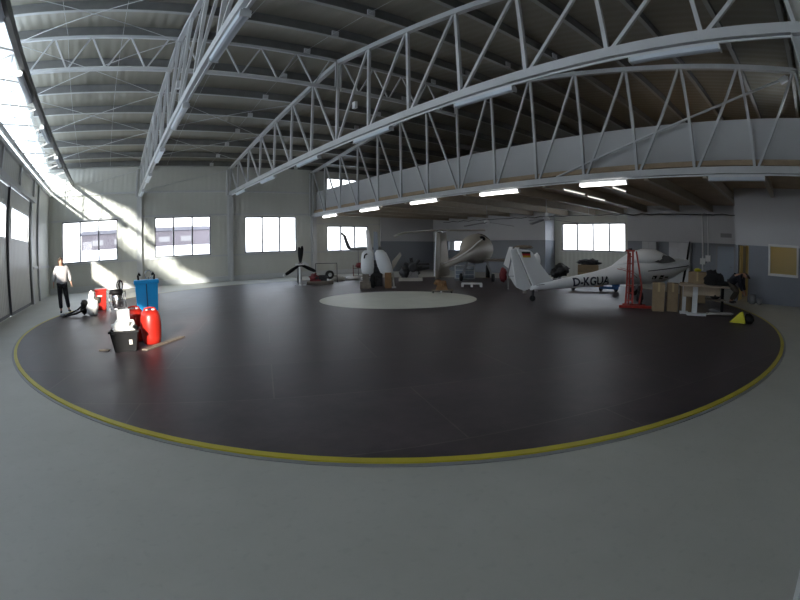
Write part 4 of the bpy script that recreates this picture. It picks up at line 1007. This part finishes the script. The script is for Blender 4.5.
# red jack stand
l, r = at_(11.75, 4.75)
t = thing('jack_stand', 'tall red lattice jack stand in front of the lettered glider', 'stand', l, r)
m = MB()
m.beam((-.30,-.06,.04),(-.25,-.06,1.55),.06,.06); m.beam((-.10,-.06,.04),(-.12,-.06,1.55),.06,.06)
m.beam((-.22,.12,.04),(-.2,.05,1.5),.05,.05); m.obj('mast', 'red_steel', t)
for k in range(7): z = .2+.2*k; m = MB(); m.beam((-.28,-.06,z),(-.11,-.06,z+.0),.04,.03); m.obj('rung', 'red_steel', t)
m = MB(); m.bounds((-.33,-.1,1.53),(-.06,.1,1.58)); m.obj('head_plate', 'red_steel', t)
m = MB(); m.beam((-.02,-.02,1.55),(.16,-.02,.55),.06,.05); m.beam((.16,-.02,.55),(.10,-.02,.10),.05,.05); m.obj('raking_strut', 'red_steel', t)
m = MB(); m.beam((-.48,-.22,.035),(.62,-.05,.035),.09,.07); m.beam((-.40,.3,.035),(.3,.3,.035),.08,.06); m.beam((-.22,-.25,.035),(-.22,.32,.035),.08,.06); m.obj('base_frame', 'red_steel', t)
m = MB(); m.tube((.14,.05,.08),(.10,.05,.60),.05,10); m.blob((.12,.05,.3),(.10,.09,.18),.3,3,2); m.obj('hydraulic_ram', 'black', t, smooth=True)
m = MB(); m.tube((-.2,0,1.58),(-.2,0,1.62),.06,10); m.obj('saddle', 'rubber', t)
# cartons
def carton(loc, rz, w, d, h, label, dark=False):
    t = thing('cardboard_box', label, 'box', loc, rz)
    m = MB(); m.box((0,0,h/2),(w,d,h)); m.obj('carton_body', 'carton', t, bevel=.008)
    m = MB(); m.box((0,0,h+.001),(.06,d,.003)); m.box((0,-d/2-.001,h*.85),(.06,.003,h*.3)); m.obj('tape', 'tape', t)
    return t
l, r = at_(11.62, 4.12); carton((11.60,4.00,TT), r+.05, .34, .42, .74, 'left brown carton of the row beside the red jack stand')
carton((11.88,3.66,TT), r+.02, .31, .42, .74, 'middle brown carton of the row between jack stand and table')
carton((12.14,3.32,TT), r+.05, .34, .42, .76, 'brown carton partly hidden behind the left end of the table')
carton((14.7,3.62,TT), face(14.7,3.62), .64, .5, .98, 'tall brown carton behind the table, propeller blade above it')
m = MB(); m.blob((0,0,.05),(.18,.12,.06),.3,3,2,flat=0); o = m.obj('cloth', 'yellow_bag', loc=(14.72,3.62,TT+.983), smooth=True); tag(o, 'small yellow cloth on top of the tall carton behind the table', 'cloth')
# table
l, r = at_(11.38, 2.72)
t = thing('work_table', 'beech topped work table with pale grey T shaped legs', 'table', l, r+.12)
m = MB(); m.bounds((-.55,-.12,.73),(.85,.62,.765)); m.obj('table_top', 'table', t, bevel=.004)
for x in (-.10,):
    m = MB(); m.bounds((x-.07,.16,.05),(x+.07,.28,.73)); m.obj('leg', 'alu_lt', t); 
    m = MB(); m.bounds((x-.22,.02,0),(x+.32,.30,.05)); m.obj('foot', 'alu_lt', t)
m = MB(); m.bounds((-.44,.34,.05),(-.34,.44,.73)); m.obj('leg', 'alu_lt', t)
m = MB(); m.bounds((-.5,.28,0),(-.26,.50,.05)); m.obj('foot', 'alu_lt', t)
m = MB(); m.bounds((.70,.46,0),(.78,.58,.73)); m.obj('leg', 'black', t)
m = MB(); m.bounds((-.44,.18,.45),(-.17,.20,.72)); m.bounds((-.03,.24,.50),(.62,.26,.72)); each(m, 'modesty_panel', 'table', t)
m = MB(); m.bounds((.22,.02,.40),(.78,.6,.415)); m.obj('shelf', 'plank', t)
rt = r+.12
def on_table(x, y, z): 
    v = Matrix.Rotation(rt,3,'Z')@Vector((x,y,0)); return (l[0]+v.x, l[1]+v.y, l[2]+z)
lt_ = l
m = MB(); m.blob((-.02,0,.16),(.22,.18,.22),.4,2.6,5,flat=0); m.blob((.17,0,.12),(.16,.16,.17),.4,2.8,9,flat=0); m.blob((.28,-.03,.05),(.18,.12,.08),.3,3,2,flat=0); o = m.obj('jacket', 'black_cloth', loc=on_table(.42,.38,.767), smooth=True); o.rotation_euler = (0,0,rt); tag(o, 'black jacket lying in a heap on the work table', 'jacket')
m = MB(); m.blob((0,0,.08),(.15,.12,.09),.3,3,6,flat=0); o = m.obj('bag', 'black_cloth', loc=on_table(.50,.36,.416), smooth=True); o.rotation_euler = (0,0,rt); tag(o, 'small black bag on the shelf under the work table', 'bag')
m = MB()
for k, (a, b, c, d) in enumerate(((-.35,-.1,.35,.25),(-.2,-.2,.45,.12),(-.1,-.25,.5,.05))): m.beam((a,b,.02+.03*k),(c,d,.02+.03*k),.22,.025)
o = m.obj('board_stack', 'paper', loc=(11.9,2.35,TT)); o.rotation_euler = (0,0,r-.2); tag(o, 'pale boards stacked on the turntable under the work table', 'boards')
m = MB(); m.blob((0,0,.04),(.20,.15,.05),.4,3,6,flat=0); o = m.obj('rag', 'grey', loc=(11.85,2.35,TT+.098), smooth=True); tag(o, 'grey rag on top of the boards under the table', 'rag')
l, r = at_(11.0, 1.50)
t = thing('folded_sheet', 'yellow folded sheet lying on the turntable edge right of the table', 'sheet', l, r)
m = MB(); m.loft([[Vector(p) for p in ((-.27,-.05,0),(.18,-.10,0),(.2,.18,0),(-.1,.2,0))],[Vector(p) for p in ((.00,.02,.24),(.08,.0,.27),(.10,.06,.27),(.02,.08,.24))]]); m.obj('sheet_body', 'yellow_bag', t, bevel=.01)
m = MB(); m.blob((.27,.1,.10),(.14,.12,.12),.3,3,2,flat=0); m.obj('dark_end', 'black_cloth', t, smooth=True)
for k, (x, y, s_) in enumerate(((16.25,1.75,.16),(16.3,1.45,.12))):
    m = MB(); m.lathe([(s_*.7,0),(s_*.8,.02),(s_,.30-.1*k),(s_*.85,.30-.1*k),(s_*.6,.03)], 16); tag(m.obj('bucket', 'grey', loc=(x,y,0), smooth=True), ['taller grey bucket by the office wall', 'shorter grey bucket by the office wall, farther from the doorway'][k], 'bucket')
# white cupboards against the far wall
for y0, y1, lb in ((7.80,8.62,'white tall cupboard at the far wall, nearer the end window'), (5.88,7.06,'white tall cupboard at the far wall behind the propeller')):
    t = thing('cupboard', lb, 'cupboard', (22.27, (y0+y1)/2, 0)); w = y1-y0
    m = MB(); m.bounds((-.2,-w/2,.05),(.2,w/2,2.12)); m.obj('carcass', 'plaster', t)
    for s in (-1,1):
        m = MB(); m.bounds((-.222,min(s*.01,s*(w/2-.01)),.08),(-.2,max(s*.01,s*(w/2-.01)),2.09)); dd = m.obj('door', 'plaster', t, bevel=.003)
        m = MB(); m.bounds((-.24,s*.05-.01,1.0),(-.222,s*.05+.01,1.15)); m.obj('handle', 'grey', dd)
    m = MB(); m.bounds((-.18,-w/2+.02,0),(.18,w/2-.02,.05)); m.obj('plinth', 'grey', t)
# far building across the apron
m = MB(); m.loft([[(-120,88,-.4),(-120,95,4.0),(-120,140,4.2),(-120,140,-.4)],[(120,88,-.4),(120,95,4.0),(120,140,4.2),(120,140,-.4)]]); struct(m, 'ground', 'snow')
t = thing('far_building', 'long purple grey building seen through the first two windows, on a bank across the apron', 'building', (7, 96, 4.0))
m = MB(); m.bounds((-14.5,0,-.2),(15,10,3.2)); m.obj('facade', 'far', t)
m = MB(); m.prism([(-.4,3.2),(10.4,3.2),(5,4.3)], lambda y,z: (-14.8,y,z), lambda y,z: (15.3,y,z)); m.obj('roof', 'far', t)
for k in range(5):
    m = MB(); m.bounds((-12+5*k,-.06,.9),(-9.5+5*k,0,2.0)); m.obj('window', 'frame_dk', t)

# ------------------------------------------------------------------ light
w = bpy.data.worlds.new('sky'); scn.world = w; w.use_nodes = True
nt = w.node_tree; bg = nt.nodes['Background']
tc = nt.nodes.new('ShaderNodeTexCoord'); sp = nt.nodes.new('ShaderNodeSeparateXYZ'); nt.links.new(tc.outputs['Generated'], sp.inputs[0])
rp = nt.nodes.new('ShaderNodeValToRGB'); rp.color_ramp.elements[0].position = .0; rp.color_ramp.elements[0].color = (.93, .96, 1, 1)
rp.color_ramp.elements[1].position = .6; rp.color_ramp.elements[1].color = (.68, .82, 1.0, 1)
nt.links.new(sp.outputs[2], rp.inputs['Fac']); nt.links.new(rp.outputs['Color'], bg.inputs['Color']); bg.inputs['Strength'].default_value = 1.0
sd = bpy.data.lights.new('sun', 'SUN'); sd.energy = 2.4; sd.angle = math.radians(1.6); sd.color = (1, .95, .85)
so = bpy.data.objects.new('sun', sd); COL.objects.link(so)
d = Vector((1, 2.2, -.70)).normalized(); so.rotation_euler = d.to_track_quat('-Z', 'Y').to_euler(); so.location = (-20, -10, 15)
pl = bpy.data.lights.new('office_lamp', 'POINT'); pl.energy = 1.0; pl.color = (1, .85, .55); pl.shadow_soft_size = .15
po = bpy.data.objects.new('office_lamp', pl); COL.objects.link(po); po.location = (18.0, .8, 2.4)

# ------------------------------------------------------------------ camera: the photograph's fisheye lens
cd = bpy.data.cameras.new('camera'); cam = bpy.data.objects.new('camera', cd); COL.objects.link(cam); scn.camera = cam
cd.type = 'PANO'
tgt = cd if hasattr(cd, 'panorama_type') else cd.cycles
tgt.panorama_type = 'FISHEYE_EQUISOLID'
tgt.fisheye_lens = 446.2253*36/800; tgt.fisheye_fov = math.radians(200)
cd.sensor_width = 36; cd.sensor_height = 27; cd.sensor_fit = 'HORIZONTAL'; cd.lens = 20.08; cd.clip_start = .02; cd.clip_end = 500
yaw, pit, rol = .6487, -.1122, -.0114
cy, sy, cp, sp_ = math.cos(yaw), math.sin(yaw), math.cos(pit), math.sin(pit)
Fv = Vector((sy*cp, cy*cp, sp_)); Rt = Vector((cy, -sy, 0)); U = Rt.cross(Fv)
R2 = Rt*math.cos(rol) + U*math.sin(rol); U2 = U*math.cos(rol) - Rt*math.sin(rol)
mt = Matrix((R2, U2, -Fv)).transposed().to_4x4(); mt.translation = Vector((0, 0, 1.5267)); cam.matrix_world = mt

scn.view_settings.view_transform = 'Standard'; scn.view_settings.look = 'None'
scn.view_settings.gamma = 1; scn.view_settings.use_curve_mapping = False
scn.view_settings.exposure = 2.38
scn.cycles.use_denoising = True
scn.cycles.max_bounces = 10; scn.cycles.diffuse_bounces = 6; scn.cycles.transparent_max_bounces = 12
